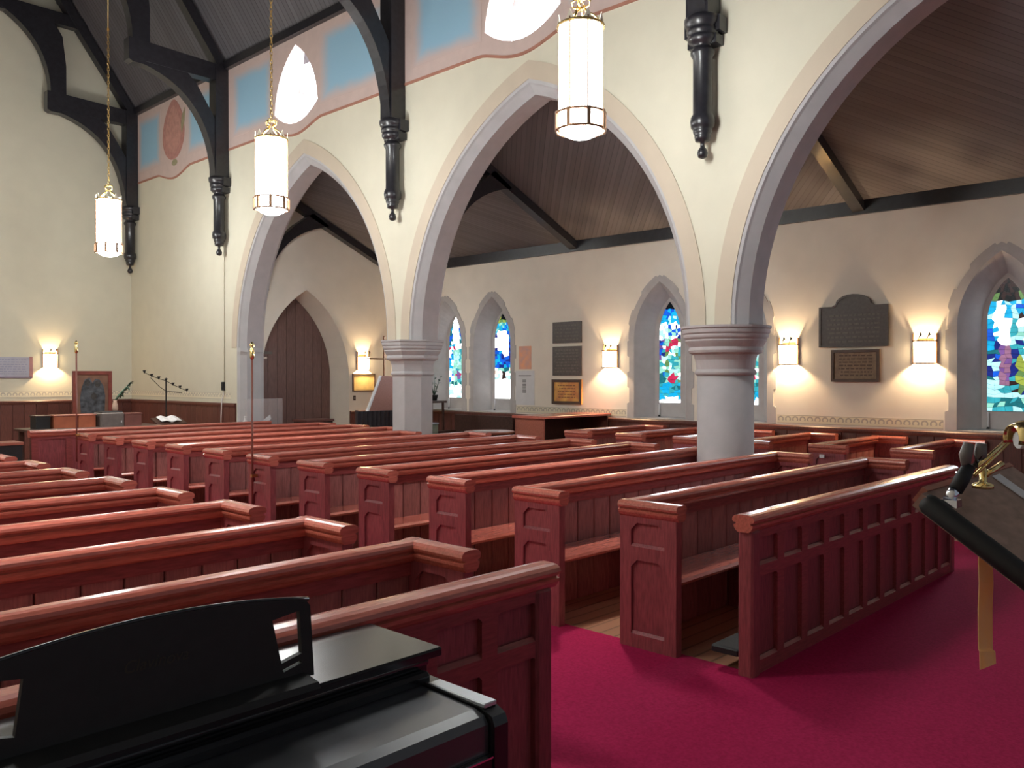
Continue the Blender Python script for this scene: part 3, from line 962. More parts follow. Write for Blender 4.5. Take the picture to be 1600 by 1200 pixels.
def pew(L, loc, label, group, boards=True, short=None):
    t = thing('pew', label, 'pew', loc, 0, group)
    for x, dep in ((.03, PD), (L - .03, short or PD)):
        fr, pan, cp = end_meshes(dep)
        e = obj('end_panel', fr, t, (x, 0, 0))
        for p in pan: obj('recessed_panel', p, e)
        obj('end_cap', cp, e)
    key = ('pew', round(L, 3), boards, short)
    if key not in MESH:
        d = {}
        # top_rail stops inside the end caps
        d['back_cap'] = MB().prism([[(y - .045, z) for y, z in cap_profile(.95)]], .0, L, lambda u, v, w: (w, u, v)).mesh('back_cap', WOODCAP)
        d['top_rail'] = MB().box(.06, L - .06, -.052, -.008, .765, .84).mesh('top_rail', WOOD)
        d['back_panel'] = MB().box(.06, L - .06, -.022, -.006, .0065, .78).mesh('back_panel', WOODV)
        sl = L - (.06 if not short else .42)
        d['seat'] = MB().prism([[(-.40, .43), (-.415, .45), (-.40, .468), (-.05, .455), (-.05, .425)]], .06, sl, lambda u, v, w: (w, u, v)).mesh('seat', WOODCAP)
        mb = MB()
        for q in (.33, .66):
            mb.box(L * q - .02, L * q + .02, -.32, -.05, .006, .43)
        d['seat_bracket'] = mb.mesh('seat_bracket', WOODV)
        n = round((L - .12) / .20); bw = (L - .12) / n
        d['n'], d['bw'] = n, bw
        d['board'] = MB().bbox(.003, bw - .003, -.042, -.022, .01, .77, .006).mesh('board', BOARDM)
        mb = MB()
        for i in range(n):
            mb.bbox(.06 + i * bw + .003, .06 + (i + 1) * bw - .003, -.042, -.022, .01, .77, .006)
        d['back_boards'] = mb.mesh('back_boards', BOARDM)
        MESH[key] = d
    d = MESH[key]
    for nm in ('back_cap', 'top_rail', 'back_panel', 'seat', 'seat_bracket'):
        obj(nm, d[nm], t)
    if boards:
        for i in range(d['n']):
            obj('board', d['board'], t, (.06 + i * d['bw'], 0, 0))
    else:
        o = obj('back_boards', d['back_boards'], t); o['kind'] = 'stuff'
    return t

def screen(x0, x1, y, cols, label, depth=.07, kneel=True):
    """panelled front screen facing the camera side"""
    t = thing('pew_front_screen', label, 'pew screen', (x0, y, 0), 0)
    W = x1 - x0
    mb = MB(); mb.T = lambda u, d, z: (u, d, z + .006)
    pw = framed(mb, W, depth, [(.075, .56), (.625, .785)], cols, .085, .84, False)
    mb.make('panel_frame', WOOD, t)
    for z0, z1 in ((.075, .56), (.625, .785)):
        me = MB().box(-.004, pw + .004, .026, .05, z0, z1 + .006).mesh('recessed_panel', WOODV)
        for i in range(cols):
            obj('recessed_panel', me, t, (.085 + i * (pw + .085), 0, 0))
    MB().prism([[(yy + depth / 2, z) for yy, z in cap_profile(1.15)]], -.03, W + .03, lambda u, v, w: (w, u, v)).make('screen_cap', WOODCAP, t)
    for x in (0, W - .09):
        MB().bbox(x - .004, x + .094, -.012, depth + .012, .006, .84, .012).make('post', WOODV, t)
    if kneel:
        mb = MB().bbox(.02, W - .02, depth + .02, depth + .2, .10, .14, .01); mb.make('kneeler', BLACKM, t)
    return t
ORD = ['first', 'second', 'third', 'fourth', 'fifth', 'sixth', 'seventh', 'eighth', 'ninth', 'tenth', 'eleventh']
PY0, PDY = 3.245, .931
screen(4.43, 8.12, 2.33, 11, 'long dark panelled front screen before the arcade pews, beside the lectern')
screen(-.55, 2.69, 2.33, 10, 'panelled front screen of the other pew block, right behind the black piano')
for i in range(11):
    y = PY0 + PDY * i
    x1 = 8.40
    short = None
    if i in (2, 7):
        short = .15 if i == 2 else None
        x1 = 8.40 if i == 2 else 7.92
    pew(x1 - 4.43, (4.43, y, 0), 'long red-brown pew between centre aisle and arcade columns, %s row behind the long dark screen' % ORD[i],
        'long pews beside the arcade', i < 6, short)
for i in range(8):
    y = PY0 - .03 + PDY * i
    pew(2.69 + .55, (-.55, y, 0), 'red-brown pew across the centre aisle from the columns, %s row behind the piano' % ORD[i],
        'pews behind the piano', i < 4)
for i in range(6):
    y = 3.40 + .93 * i
    pew(XA - .07 - 9.63, (9.63, y, 0), 'short dark pew against the stained glass wall, %s row from the lectern end' % ORD[i],
        'short pews in the side aisle', i < 2)
# back screen behind the last long pew and a low dark cupboard beside it
t = thing('back_screen', 'plain red-brown back screen behind the last long pew', 'pew screen', (4.15, 13.55, 0))
mb = MB(); mb.T = lambda u, d, z: (u, d, z)
pw = framed(mb, 3.85, .05, [(.10, .80)], 8, .09, .84, False); mb.make('panel_frame', WOOD, t)
me = MB().box(-.003, pw + .003, .02, .035, .10, .80).mesh('recessed_panel', WOODV)
for i in range(8): obj('recessed_panel', me, t, (.09 + i * (pw + .09), 0, 0))
MB().prism([[(yy + .025, z) for yy, z in cap_profile(1.1)]], -.03, 3.88, lambda u, v, w: (w, u, v)).make('screen_cap', WOODCAP, t)
t = thing('low_cupboard', 'low black cupboard with light top edge by the west end of centre aisle', 'cupboard', (2.3, 13.5, 0))
MB().box(0, 1.72, .02, .42, .0, .74).make('body', BLACKM, t)
MB().bbox(-.02, 1.74, 0, .44, .74, .78, .01).make('top', PINKWOOD, t)

# churchwardens' wands on two aisle-side pew ends
def wand(x, y, z0, z1, label):
    t = thing('brass_wand', label, 'staff', (x, y, z0), 0, 'tall wands fixed to pew ends')
    MB().tube([(0, 0, 0), (0, 0, z1 - z0 - .14)], .011, 8).make('shaft', mat('dark_red_staff', (.22, .07, .05), .4, .1), t)
    mb = MB().lathe([(.012, z1 - z0 - .16), (.022, z1 - z0 - .14), (.022, z1 - z0 - .05), (.012, z1 - z0 - .04), (.026, z1 - z0 - .02), (.02, z1 - z0), (.004, z1 - z0 + .02)], n=12)
    mb.make('brass_head', BRASSP, t)
    MB().box(-.012, .05, -.015, .015, .35 if z0 < .6 else .02, .38 if z0 < .6 else .05).make('bracket', BRASS, t)
wand(4.385, 7.745, .36, 2.05, 'tall thin wand with bright brass tip rising from a mid-row pew end')
wand(4.37, 12.42, .55, 2.20, 'tall thin wand on a far pew end in front of the framed icon')

# ------------------------------------------------------------------ things hung on the walls
def hung(name, label, cat, y0, y1, z0, z1, m, th=.025, frame=None, fw=.04, lines=None, top=None):
    """on the aisle window wall, facing -x"""
    t = thing(name, label, cat, (XA - .001, (y0 + y1) / 2, (z0 + z1) / 2))
    w_, h_ = (y1 - y0) / 2, (z1 - z0) / 2
    if top:
        n = 10; rr = top
        lp = [(-w_, -h_), (w_, -h_), (w_, h_), (rr + .05, h_)] + [(rr * cos(pi * i / n), h_ + .03 + (rr * .55) * sin(pi * i / n)) for i in range(n + 1)] + [(-rr - .05, h_), (-w_, h_)]
        MB().prism([lp], -th, 0, YZ).make('tablet', m, t)
        ins = [(u * .93, v * .93) for u, v in lp]
        MB().prism([lp, ins], -th - .012, -th, YZ).make('raised_rim', m, t)
    else:
        MB().box(-th, 0, -w_, w_, -h_, h_).make('sheet', m, t)
    if frame:
        lp = [(-w_, -h_), (w_, -h_), (w_, h_), (-w_, h_)]
        ins = [(-w_ + fw, -h_ + fw), (w_ - fw, -h_ + fw), (w_ - fw, h_ - fw), (-w_ + fw, h_ - fw)]
        MB().prism([lp, ins], -th - .018, -th + .002, YZ).make('frame', frame, t)
    if lines:
        mb = MB()
        for (a, b, z, hh) in lines[1]:
            mb.box(-th - .003, -th, a, b, z, z + hh)
        mb.make('lettering', lines[0], t, kind='stuff')
    return t
def rows_of(w_, z_top, z_bot, n, hh, rng):
    out = []
    for i in range(n):
        z = z_top + (z_bot - z_top) * i / max(1, n - 1)
        u = -w_
        while u < w_ - .02:
            L_ = rng.uniform(.02, .08)
            out.append((u, min(u + L_, w_), z, hh)); u += L_ + .018
    return out
rg = random.Random(3)
SLATE_TXT = mat('worn_bronze_letters', (0.15, 0.125, 0.11), .5, .2, 30)
hung('bronze_tablet', 'dark rectangular bronze tablet, upper of the hung panels near the middle sconce', 'plaque', 9.40, 10.06, 2.32, 2.70, SLATE, lines=(SLATE_TXT, rows_of(.27, .11, -.14, 5, .025, rg)))
hung('bronze_tablet', 'dark squarish bronze tablet hung just above the gilt framed panel', 'plaque', 9.40, 10.06, 1.74, 2.26, SLATE, lines=(SLATE_TXT, rows_of(.27, .18, -.20, 8, .025, rg)))
hung('gilt_framed_panel', 'yellow-orange lettered panel in dark frame, lowest of the three stacked panels', 'picture', 9.39, 10.07, 1.23, 1.67, GOLD, frame=FRAME, fw=.05,
     lines=(mat('brown_letters', (.34, .14, .06), .6, .1), rows_of(.20, .10, -.11, 5, .02, rg)))
hung('orange_leaflet', 'orange-pink leaflet pinned above the white notice', 'notice', 10.60, 10.91, 1.86, 2.29, ORANGE, th=.006)
hung('white_notice', 'white paper notice with a grey text column, beside a lancet window', 'notice', 10.52, 11.0, 1.19, 1.83, PAPER, th=.008,
     lines=(INK, [(-.035, .055, z, .012) for z in [.15 - .022 * i for i in range(12)]] + [(-.16, .16, .22, .015)]))
hung('arched_tablet', 'large dark memorial tablet with rounded crest between two sconces', 'plaque', 4.15, 5.10, 2.13, 2.69, SLATE, th=.04, top=.24, lines=(SLATE_TXT, rows_of(.36, .14, -.22, 7, .024, rg)))
hung('brown_framed_tablet', 'brown lettered tablet in dark frame below the arched memorial', 'plaque', 4.27, 4.93, 1.65, 2.09, TABLET, frame=FRAME, fw=.04,
     lines=(mat('dim_brown_letters', (.12, .07, .045), .6, .1), rows_of(.23, .13, -.14, 7, .018, rg)))
# on the west walls
t = thing('pale_notice_board', 'pale bluish notice with red edge on the west nave wall', 'notice', (5.60, YW, 1.92))
MB().box(-.34, .34, -.02, 0, -.20, .20).make('sheet', PAPERB, t)
MB().box(.30, .36, -.028, 0, -.22, .21).make('edge_strip', mat('dull_red_edge', (.40, .20, .20), .7, .1), t)
MB().box(-.36, .36, -.028, 0, -.23, -.20).make('ledge', mat('dull_violet_edge', (.25, .20, .28), .7, .1), t)
mb = MB()
for a, b, z, hh in rows_of(.26, .14, -.15, 7, .014, rg): mb.box(a, b, -.023, -.02, z, z + hh)
mb.make('lettering', mat('violet_grey_ink', (.28, .28, .40), .8, .1), t, kind='stuff')
t = thing('gilt_picture', 'gilt picture in thin dark frame under the sconce by the door', 'picture', (10.955, YAW, 1.595))
MB().box(-.27, .27, -.02, 0, -.16, .16).make('sheet', mat('pale_gold_sheet', (.58, .44, .18), .35, .25, 4), t)
MB().prism([[(-.29, -.19), (.29, -.19), (.29, .19), (-.29, .19)], [(-.265, -.165), (.265, -.165), (.265, .165), (-.265, .165)]], -.035, 0, XZ).make('frame', FRAME, t)
t = thing('light_switch', 'small brown switch plate below the gilt picture', 'switch', (10.72, YAW, 1.27))
MB().bbox(-.03, .03, -.012, 0, -.05, .05, .003).make('plate', FRAME, t)
MB().box(-.008, .008, -.02, -.01, -.012, .012).make('toggle', PAPER, t)
# conduit and handset on the arcade wall
t = thing('wall_handset', 'black handset on a white cord hanging from a wall conduit', 'handset', (XF, 15.15, 0))
MB().tube([(-.015, -.02, 1.62), (-.015, -.02, 5.95)], .010, 6).make('conduit', PLASTER, t)
MB().bbox(-.06, -.004, -.035, .035, 1.46, 1.62, .01).make('handset', BLACKM, t)
MB().tube([(-.035, 0, 1.47), (-.03, -.01, 1.36), (-.07, -.02, 1.28), (-.072, 0, 1.0), (-.072, .01, .80)], .010, 6).make('cord', CORD, t)

# ------------------------------------------------------------------ furniture at the west end
t = thing('side_table', 'dark table behind the back screen carrying boxes and a grey machine', 'table', (4.55, 15.0, 0))
MB().bbox(0, 2.2, 0, .75, .82, .86, .01).make('table_top', DARKWOOD, t)
for x in (.05, 2.08):
    for y in (.05, .62): MB().bbox(x, x + .07, y, y + .07, 0, .82, .006).make('leg', DARKWOOD, t)
def crate(name, label, loc, w_, d_, h_, m, m2=None):
    t = thing(name, label, 'box', loc)
    MB().bbox(0, w_, 0, d_, 0, h_, .006).make('body', m, t)
    MB().bbox(-.01, w_ + .01, -.01, d_ + .01, h_, h_ + .02, .004).make('lid', m2 or m, t)
    return t
BOXO = mat('orange_brown_box', (.46, .13, .06), .6, .12, 8)
crate('orange_box', 'orange-brown box on the rear table at its outer end', (4.98, 15.15, .86), .36, .3, .20, BOXO, PINKWOOD)
crate('orange_box', 'orange-brown box on the rear table, next to the grey machine', (5.36, 15.15, .86), .28, .3, .20, BOXO, PINKWOOD)
crate('dark_box', 'small black box at the outer edge of the rear table', (4.72, 15.2, .86), .22, .28, .20, BLACKM, DARKWOOD)
crate('brown_box', 'dull brown box on the rear table beside the grey machine', (6.12, 15.15, .86), .30, .3, .20, mat('dull_red_box', (.22, .08, .065), .6, .12, 8))
t = thing('grey_machine', 'dark grey boxy machine on the rear table under the leafy spray', 'machine', (5.70, 15.1, .86))
MB().bbox(0, .40, 0, .34, 0, .24, .02).make('body', GREY, t)
MB().bbox(.02, .38, .02, .32, .24, .26, .01).make('lid', BLACKM, t)
MB().box(.34, .355, -.006, 0, .06, .10).make('indicator', PAPER, t)
t = thing('leafy_spray', 'dark green leafy spray leaning from a pale vase above the grey machine', 'plant', (6.02, 15.30, 1.125))
MB().lathe([(.035, 0), (.05, .02), (.045, .10), (.03, .16), (.035, .18)], n=14).make('vase', POTPALE, t)
MB().tube([(0, 0, .17), (.07, 0, .27), (.16, 0, .37), (.27, 0, .50)], [.016, .02, .016, .006], 6).make('stem', LEAF, t)
rl = random.Random(5)
for i in range(22):
    q = .15 + .85 * i / 22
    px, pz = .27 * q, .17 + .33 * q
    a = rl.uniform(0, 2 * pi); ln = rl.uniform(.08, .13)
    d = Vector((.5 * cos(a) + .5, sin(a), .6 * cos(a + .7))).normalized() * ln
    s_ = Vector((d.y, -d.x, .02)).normalized() * .028
    p = Vector((px, 0, pz)); m_ = p + d * .5
    lf = MB()._add([p, m_ + s_, p + d, m_ - s_, m_ + Vector((0, 0, .006))], [(0, 1, 4), (1, 2, 4), (2, 3, 4), (3, 0, 4), (0, 3, 2, 1)])
    lf.make('leaf', LEAF, t)
# icon in a red frame on a stand
t = thing('framed_icon', 'tall dark painting in red wooden frame standing before the west wall', 'picture', (6.38, 17.3, 0))
MB().box(-.30, .30, -.01, .02, 1.0, 1.77).make('backing', mat('brown_icon_ground', (.20, .10, .065), .6, .2, 6), t)
fig = [(-.22, 1.02), (.22, 1.02), (.235, 1.34), (.20, 1.54), (.13, 1.66), (.05, 1.68), (.0, 1.60), (-.06, 1.70), (-.14, 1.67), (-.20, 1.52), (-.235, 1.30)]
MB().prism([fig], -.016, -.008, XZ).make('painted_figure', mat('slate_blue_paint', (.075, .085, .10), .6, .45, 11, dark=(.02, .02, .025)), t)
for hx, hz in ((-.10, 1.60), (.09, 1.58), (.02, 1.34)):
    MB().prism([[(hx + .055 * cos(2 * pi * i / 10), hz + .07 * sin(2 * pi * i / 10)) for i in range(10)]], -.020, -.015, XZ).make('painted_head', mat('dusky_paint', (.05, .045, .045), .6, .4, 20), t)
MB().prism([[(-.36, .94), (.36, .94), (.36, 1.83), (-.36, 1.83)], [(-.29, 1.0), (.29, 1.0), (.29, 1.76), (-.29, 1.76)]], -.03, .03, XZ).make('frame', mat('red_frame_wood', (.20, .045, .035), .45, .2, 9), t)
for x in (-.28, .24): MB().bbox(x, x + .05, -.02, .04, 0, .94, .005).make('leg', DARKWOOD, t)
# stepped candle stand
t = thing('candle_stand', 'slender black candle stand with slanting row of seven cups', 'candle stand', (7.36, 16.25, 0))
MB().lathe([(.16, 0), (.15, .03), (.03, .06), (.014, .12), (.014, 1.64), (.022, 1.66), (.004, 1.70)], n=12).make('pole', BLACKM, t)
arm = [(-.42, 0, 1.80), (-.28, 0, 1.73), (-.14, 0, 1.68), (0, 0, 1.64), (.14, 0, 1.56), (.28, 0, 1.50), (.42, 0, 1.44)]
MB().tube(arm, .006, 6).make('slanting_arm', BLACKM, t)
MB().tube([(-.30, 0, 1.70), (-.12, 0, 1.52), (0, 0, 1.44), (.14, 0, 1.42), (.32, 0, 1.40)], .006, 6).make('lower_scroll', BLACKM, t)
cup = MB().lathe([(.006, -.02), (.012, 0), (.026, .025), (.030, .045), (.022, .04)], n=10).mesh('candle_cup', BLACKM)
for p in arm: obj('candle_cup', cup, t, p)
# open book on a dark stand
t = thing('book_stand', 'dark sloping book stand behind the back screen', 'lectern', (7.12, 15.6, 0))
MB().bbox(-.04, .04, -.04, .04, 0, .86, .01).make('post', DARKWOOD, t)
MB().prism([[(-.17, .82), (.17, .92), (.17, .95), (-.17, .85)]], -.28, .28, lambda u, v, w: (w, u, v)).make('sloping_top', DARKWOOD, t)
MB().box(-.15, .15, -.2, .2, 0, .04).make('base', DARKWOOD, t)
t = thing('open_book', 'open white book lying on the dark sloping stand', 'book', (7.12, 15.6, .905))
for s_ in (-1, 1):
    MB().prism([[(0, 0), (s_ * .10, .035), (s_ * .19, .02), (s_ * .19, .03), (s_ * .10, .05), (0, .02)]], -.13, .13, lambda u, v, w: (u, w, v + w * .29)).make('page_block', PAPER, t)
# clear screen standing on a small table by the door
t = thing('small_table', 'small dark table under the clear acrylic panel', 'table', (7.70, 13.75, 0))
MB().bbox(0, .84, 0, .45, .78, .82, .008).make('table_top', DARKWOOD, t)
for x in (.03, .75):
    for y in (.03, .36): MB().bbox(x, x + .06, y, y + .06, 0, .78, .005).make('leg', DARKWOOD, t)
t = thing('acrylic_panel', 'clear acrylic panel upright on the small table before the door', 'screen', (8.12, 13.92, .82))
MB().box(-.38, .38, 0, .008, .015, .50).make('sheet', ACRYL, t)
for x in (-.30, .26): MB().box(x, x + .04, -.08, .09, 0, .015).make('foot', ACRYL, t)
t = thing('white_cards', 'crumpled white card propped behind the acrylic panel', 'paper', (8.17, 14.05, .82))
MB()._add([(0, 0, .10), (.16, .02, .20), (.20, .05, .12), (.08, .06, 0), (-.02, .05, .02), (.1, .03, .13)], [(0, 1, 5), (1, 2, 5), (2, 3, 5), (3, 4, 5), (4, 0, 5), (0, 4, 3, 2, 1)]).make('card', PAPER, t)
t = thing('white_bottle', 'small white bottle on the table behind the acrylic panel', 'bottle', (7.84, 14.10, .82))
MB().lathe([(.035, 0), (.04, .02), (.04, .09), (.015, .12), (.015, .15)], n=12).make('body', PAPER, t)
MB().lathe([(.018, .15), (.018, .175), (.01, .18)], n=10).make('bottle_cap', PAPER, t)
# things seen through the far arch
t = thing('pleated_screen', 'low screen hung with charcoal pleated cloth under the sloping board', 'screen', (9.05, 12.35, 0))
lp = []
W_ = 1.40; n = 56
front = [(W_ * i / n, .02 * sin(i * 1.6)) for i in range(n + 1)]
mb = MB().prism([front + [(W_, .05), (0, .05)]], .10, 1.10, lambda u, v, w: (u, v, w)); mb.make('pleated_cloth', CURTAIN, t)
for x in (0, W_ - .04): MB().box(x, x + .04, .045, .085, 0, 1.12).make('post', DARKWOOD, t)
t = thing('sloping_board', 'reddish sloping wooden board with pale edge on a prop behind the pleated screen', 'easel', (9.5, 12.55, 0))
mb = MB().prism([[(-.08, 1.08), (.24, 1.74), (.95, 1.70), (.95, 1.02)]], .0, .04, XZ); mb.make('board', mat('pinkish_wood', (.30, .13, .10), .45, .15, 9, (3, 3, 9)), t)
mb = MB().prism([[(-.11, 1.07), (.21, 1.74), (.235, 1.74), (-.075, 1.07)]], -.015, .04, XZ); mb.make('pale_edge', PAPER, t)
MB().bbox(.30, .36, -.28, -.24, .0, 1.12, .006).make('prop_leg', PINKWOOD, t)
MB().bbox(.80, .86, .04, .08, .0, 1.2, .006).make('prop_leg', PINKWOOD, t)
t = thing('standing_cross', 'thin tall standing cross beside the octagonal column', 'cross', (10.10, 12.95, 0))
MB().lathe([(.17, 0), (.16, .03), (.04, .05), (.016, .10), (.016, 2.46), (.022, 2.47), (.022, 2.49), (.004, 2.5)], n=10).make('pole', BRONZE, t)
MB().tube([(-.40, 0, 2.06), (.40, 0, 2.06)], .014, 8).make('cross_arm', BRONZE, t)
t = thing('wooden_chest', 'small brown wooden chest on the floor by the door wainscot', 'chest', (9.0, 13.9, 0))
MB().bbox(0, .60, 0, .45, 0, .86, .01).make('body', DARKWOOD, t)
MB().bbox(-.02, .62, -.02, .47, .86, .90, .01).make('lid', WAIN, t)
# far corner of the aisle: plant stand, box, settle, cloth table, bookcase
t = thing('plant_stand', 'small shelf stand in the corner below a lancet window', 'stand', (11.2, 13.02, 0))
MB().bbox(-.20, .20, -.42, .42, 1.20, 1.24, .006).make('shelf', DARKWOOD, t)
for x in (-.17, .13):
    for y in (-.38, .34): MB().bbox(x, x + .04, y, y + .04, 0, 1.20, .004).make('leg', DARKWOOD, t)
t = thing('dark_potted_plant', 'dark spindly potted plant on the shelf stand beside the octagonal column', 'plant', (11.2, 12.75, 1.24))
MB().lathe([(.05, 0), (.075, .10), (.08, .12), (.06, .115)], n=12).make('pot', BLACKM, t)
rl = random.Random(9)
for i in range(5):
    a = rl.uniform(0, 2 * pi); hh = rl.uniform(.25, .55)
    MB().tube([(0, 0, .1), (.05 * cos(a), .08 * sin(a), .1 + hh * .5), (.09 * cos(a), .16 * sin(a), .1 + hh)], [.012, .009, .004], 5).make('stem', LEAF, t)
    for k in range(5):
        q = (k + 1) / 5
        p = Vector((.09 * cos(a) * q, .16 * sin(a) * q, .1 + hh * q))
        b = rl.uniform(0, 2 * pi); d = Vector((.06 * cos(b), .07 * sin(b), .03)); s_ = Vector((-d.y, d.x, 0)) * .3
        MB()._add([p, p + d * .5 + s_, p + d, p + d * .5 - s_, p + d * .5 + Vector((0, 0, .008))], [(0, 1, 4), (1, 2, 4), (2, 3, 4), (3, 0, 4), (3, 2, 1, 0)]).make('leaf', LEAF, t)
crate('grey_green_box', 'grey-green lidded bin on the floor beside the octagonal column', (10.0, 11.9, 0), .55, .40, .84, GREENBOX, PAPERB)
t = thing('settle', 'dark wooden settle along the window wall below the blue-robed lancet', 'bench', (11.05, 10.95, 0))
MB().bbox(.0, .5, 0, 1.6, .40, .45, .01).make('seat', DARKWOOD, t)
MB().bbox(.50, .55, 0, 1.6, .0, .97, .01).make('backrest', DARKWOOD, t)
for y in (0, 1.55): MB().bbox(0, .52, y, y + .05, 0, .66, .01).make('side_panel', DARKWOOD, t)
MB().bbox(-.02, .0, .03, 1.57, .05, .40, .004).make('front_panel', DARKWOOD, t)
t = thing('round_table', 'low round table with pale top between settle and bookcase', 'table', (10.35, 10.35, 0))
MB().lathe([(.42, .74), (.44, .75), (.44, .775), (.42, .785)], n=28).make('table_top', PINKWOOD, t)
MB().lathe([(.22, 0), (.20, .03), (.05, .06), (.045, .70), (.12, .74)], n=14).make('pedestal', DARKWOOD, t)
t = thing('light_patch_sheet', 'white patch of light on the low round table, modelled as a sheet', 'paper', (10.30, 10.42, .786))
MB().prism([[(-.30, -.10), (.10, -.26), (.27, .05), (-.08, .22)]], 0, .004, lambda u, v, w: (u, v, w)).make('sheet', PAPER, t)  # thin white sheet drawn for a patch of light on the tabletop
t = thing('bookcase', 'open reddish bookcase standing behind the last short pew', 'bookcase', (9.95, 8.75, 0))
MB().bbox(0, .03, 0, .62, 0, 1.06, .004).make('side_panel', PINKWOOD, t)
MB().bbox(1.62, 1.65, 0, .62, 0, 1.06, .004).make('side_panel', WAIN, t)
MB().bbox(-.04, 1.69, -.04, .66, 1.06, 1.10, .01).make('top', WOODCAP, t)
MB().box(.03, 1.62, .58, .61, 0, 1.06).make('back_panel', DARKWOOD, t)
for z in (.05, .55): MB().box(.03, 1.62, .03, .58, z, z + .03).make('shelf', DARKWOOD, t)
# umbrella or card holders glinting on aisle pew ends
for k, (y, lb) in enumerate(((3.36, 'small white number plate on the short pew end nearest the lectern'), (4.28, 'small white number plate on the second short pew end'))):
    t = thing('number_plate', lb, 'plate', (9.60, y - .17 + .05, .80))
    MB().bbox(-.008, 0, -.03, .03, -.02, .02, .003).make('plate', PAPER, t)
    MB().ball((-.009, 0, 0), .006, 8, 6).make('screw', CHROME, t)

# ------------------------------------------------------------------ digital piano in the foreground
P = thing('digital_piano', 'black digital piano with raised music stand in the near foreground', 'piano', (0, 0, 0))
X0, X1 = .15, 1.725
MB().bbox(X0 + .02, X1 - .03, 1.955, 2.27, .66, .875, .01).make('upper_case', BLACKG, P)
mb = MB().bbox(X0 - .02, X1, 1.925, 2.285, .875, .90, .006); mb.make('lid', BLACKG, P)
MB().tube([(X0 + .05, 1.948, .864), (X1 - .05, 1.948, .864)], .014, 10).make('front_moulding', BLACKG, P)
MB().bbox(X0 + .02, X1 - .05, 1.918, 1.958, .808, .838, .010).make('lower_moulding', BLACKG, P)
mb = MB().prism([[(1.95, .66), (1.95, .806), (1.90, .806), (1.69, .800), (1.655, .790), (1.64, .77), (1.64, .69)]], X0 + .06, X1 - .09, lambda u, v, w: (w, u, v)); mb.make('key_cover', BLACKS, P)
for x in (X0 - .02, X1 - .085):
    mb = MB().prism([[(1.955, .62), (1.955, .816), (1.91, .816), (1.67, .806), (1.63, .79), (1.62, .765), (1.62, .62)]], x, x + .052, lambda u, v, w: (w, u, v)); mb.make('cheek_block', BLACKG, P)
MB().bbox(X1 - .083, X1 - .035, 1.66, 1.90, .806, .8175, .003).make('cheek_sheen_plate', mat('cheek_sheen_silver', (.62, .68, .74), .3, .04, 20, metal=.7), P)  # added plate, stands for the bright reflection on the cheek top
MB().bbox(X0, X1 - .04, 1.625, 1.99, .60, .69, .01).make('key_bed', BLACKG, P)
MB().box(X0, X1 - .09, 1.620, 1.626, .683, .688).make('slip_line', CHROME, P)
for x in (X0 - .01, X1 - .07):
    MB().bbox(x, x + .035, 1.76, 2.27, 0.006, .62, .006).make('side_panel', BLACKG, P)
MB().bbox(X0 + .03, X1 - .06, 2.20, 2.23, .15, .66, .004).make('back_board', BLACKG, P)
MB().bbox(X0 + .03, X1 - .06, 2.0, 2.06, .08, .16, .006).make('pedal_rail', BLACKG, P)
# music stand: a board with two slots, gently arched top
def arch_top(x, xl, xr): 
    q = (x - (xl + xr) / 2) / ((xr - xl) / 2)
    return 1.147 - .036 * q * q
xl, xr = .475, 1.302
top = [(xl + (xr - xl) * i / 20, arch_top(xl + (xr - xl) * i / 20, xl, xr)) for i in range(21)]
loop = [(xl, .91), (xr, .91), (xr, 1.095), (xr - .012, top[-1][1])] + list(reversed(top[1:-1])) + [(xl + .012, top[0][1]), (xl, 1.095)]
hr = [(1.185, 1.078), (1.268, 1.088), (1.268, .975), (1.205, .962)]
hl = [(xl + xr - u, v) for u, v in hr][::-1]
hr2 = [(1.207, .945), (1.266, .958), (1.266, .950), (1.21, .938)]
st = MB(); st.T = lambda x, y, z: (x, y + (z - .9) * .10, z)
st.prism([loop, hr, hl, hr2], 1.975, 1.992, XZ); st.make('music_stand', BLACKM, P)
mb = MB(); mb.tube([(x, 1.983 + (z - .9) * .10, z + .001) for x, z in top], .006, 6); mb.make('stand_top_edge', BLACKG, P)
MB().prism([[(1.90, .90), (1.985, .905), (1.985, .925), (1.91, .915)]], xl + .02, xr - .03, lambda u, v, w: (w, u, v)).make('music_ledge', BLACKM, P)
fc = bpy.data.curves.new('lettering', 'FONT'); fc.body = 'Clavinova'; fc.size = .040; fc.shear = .3; fc.extrude = .0004; fc.align_x = 'CENTER'
fo = bpy.data.objects.new('lettering_source', fc); COL.objects.link(fo)
bpy.context.view_layer.update()
fm = bpy.data.meshes.new_from_object(fo.evaluated_get(bpy.context.evaluated_depsgraph_get()))
bpy.data.objects.remove(fo)
fm.materials.clear(); fm.materials.append(GOLDINK)
obj('lettering', fm, P, (.875, 1.988, 1.035), (pi / 2 - .10, 0, 0), kind='stuff')

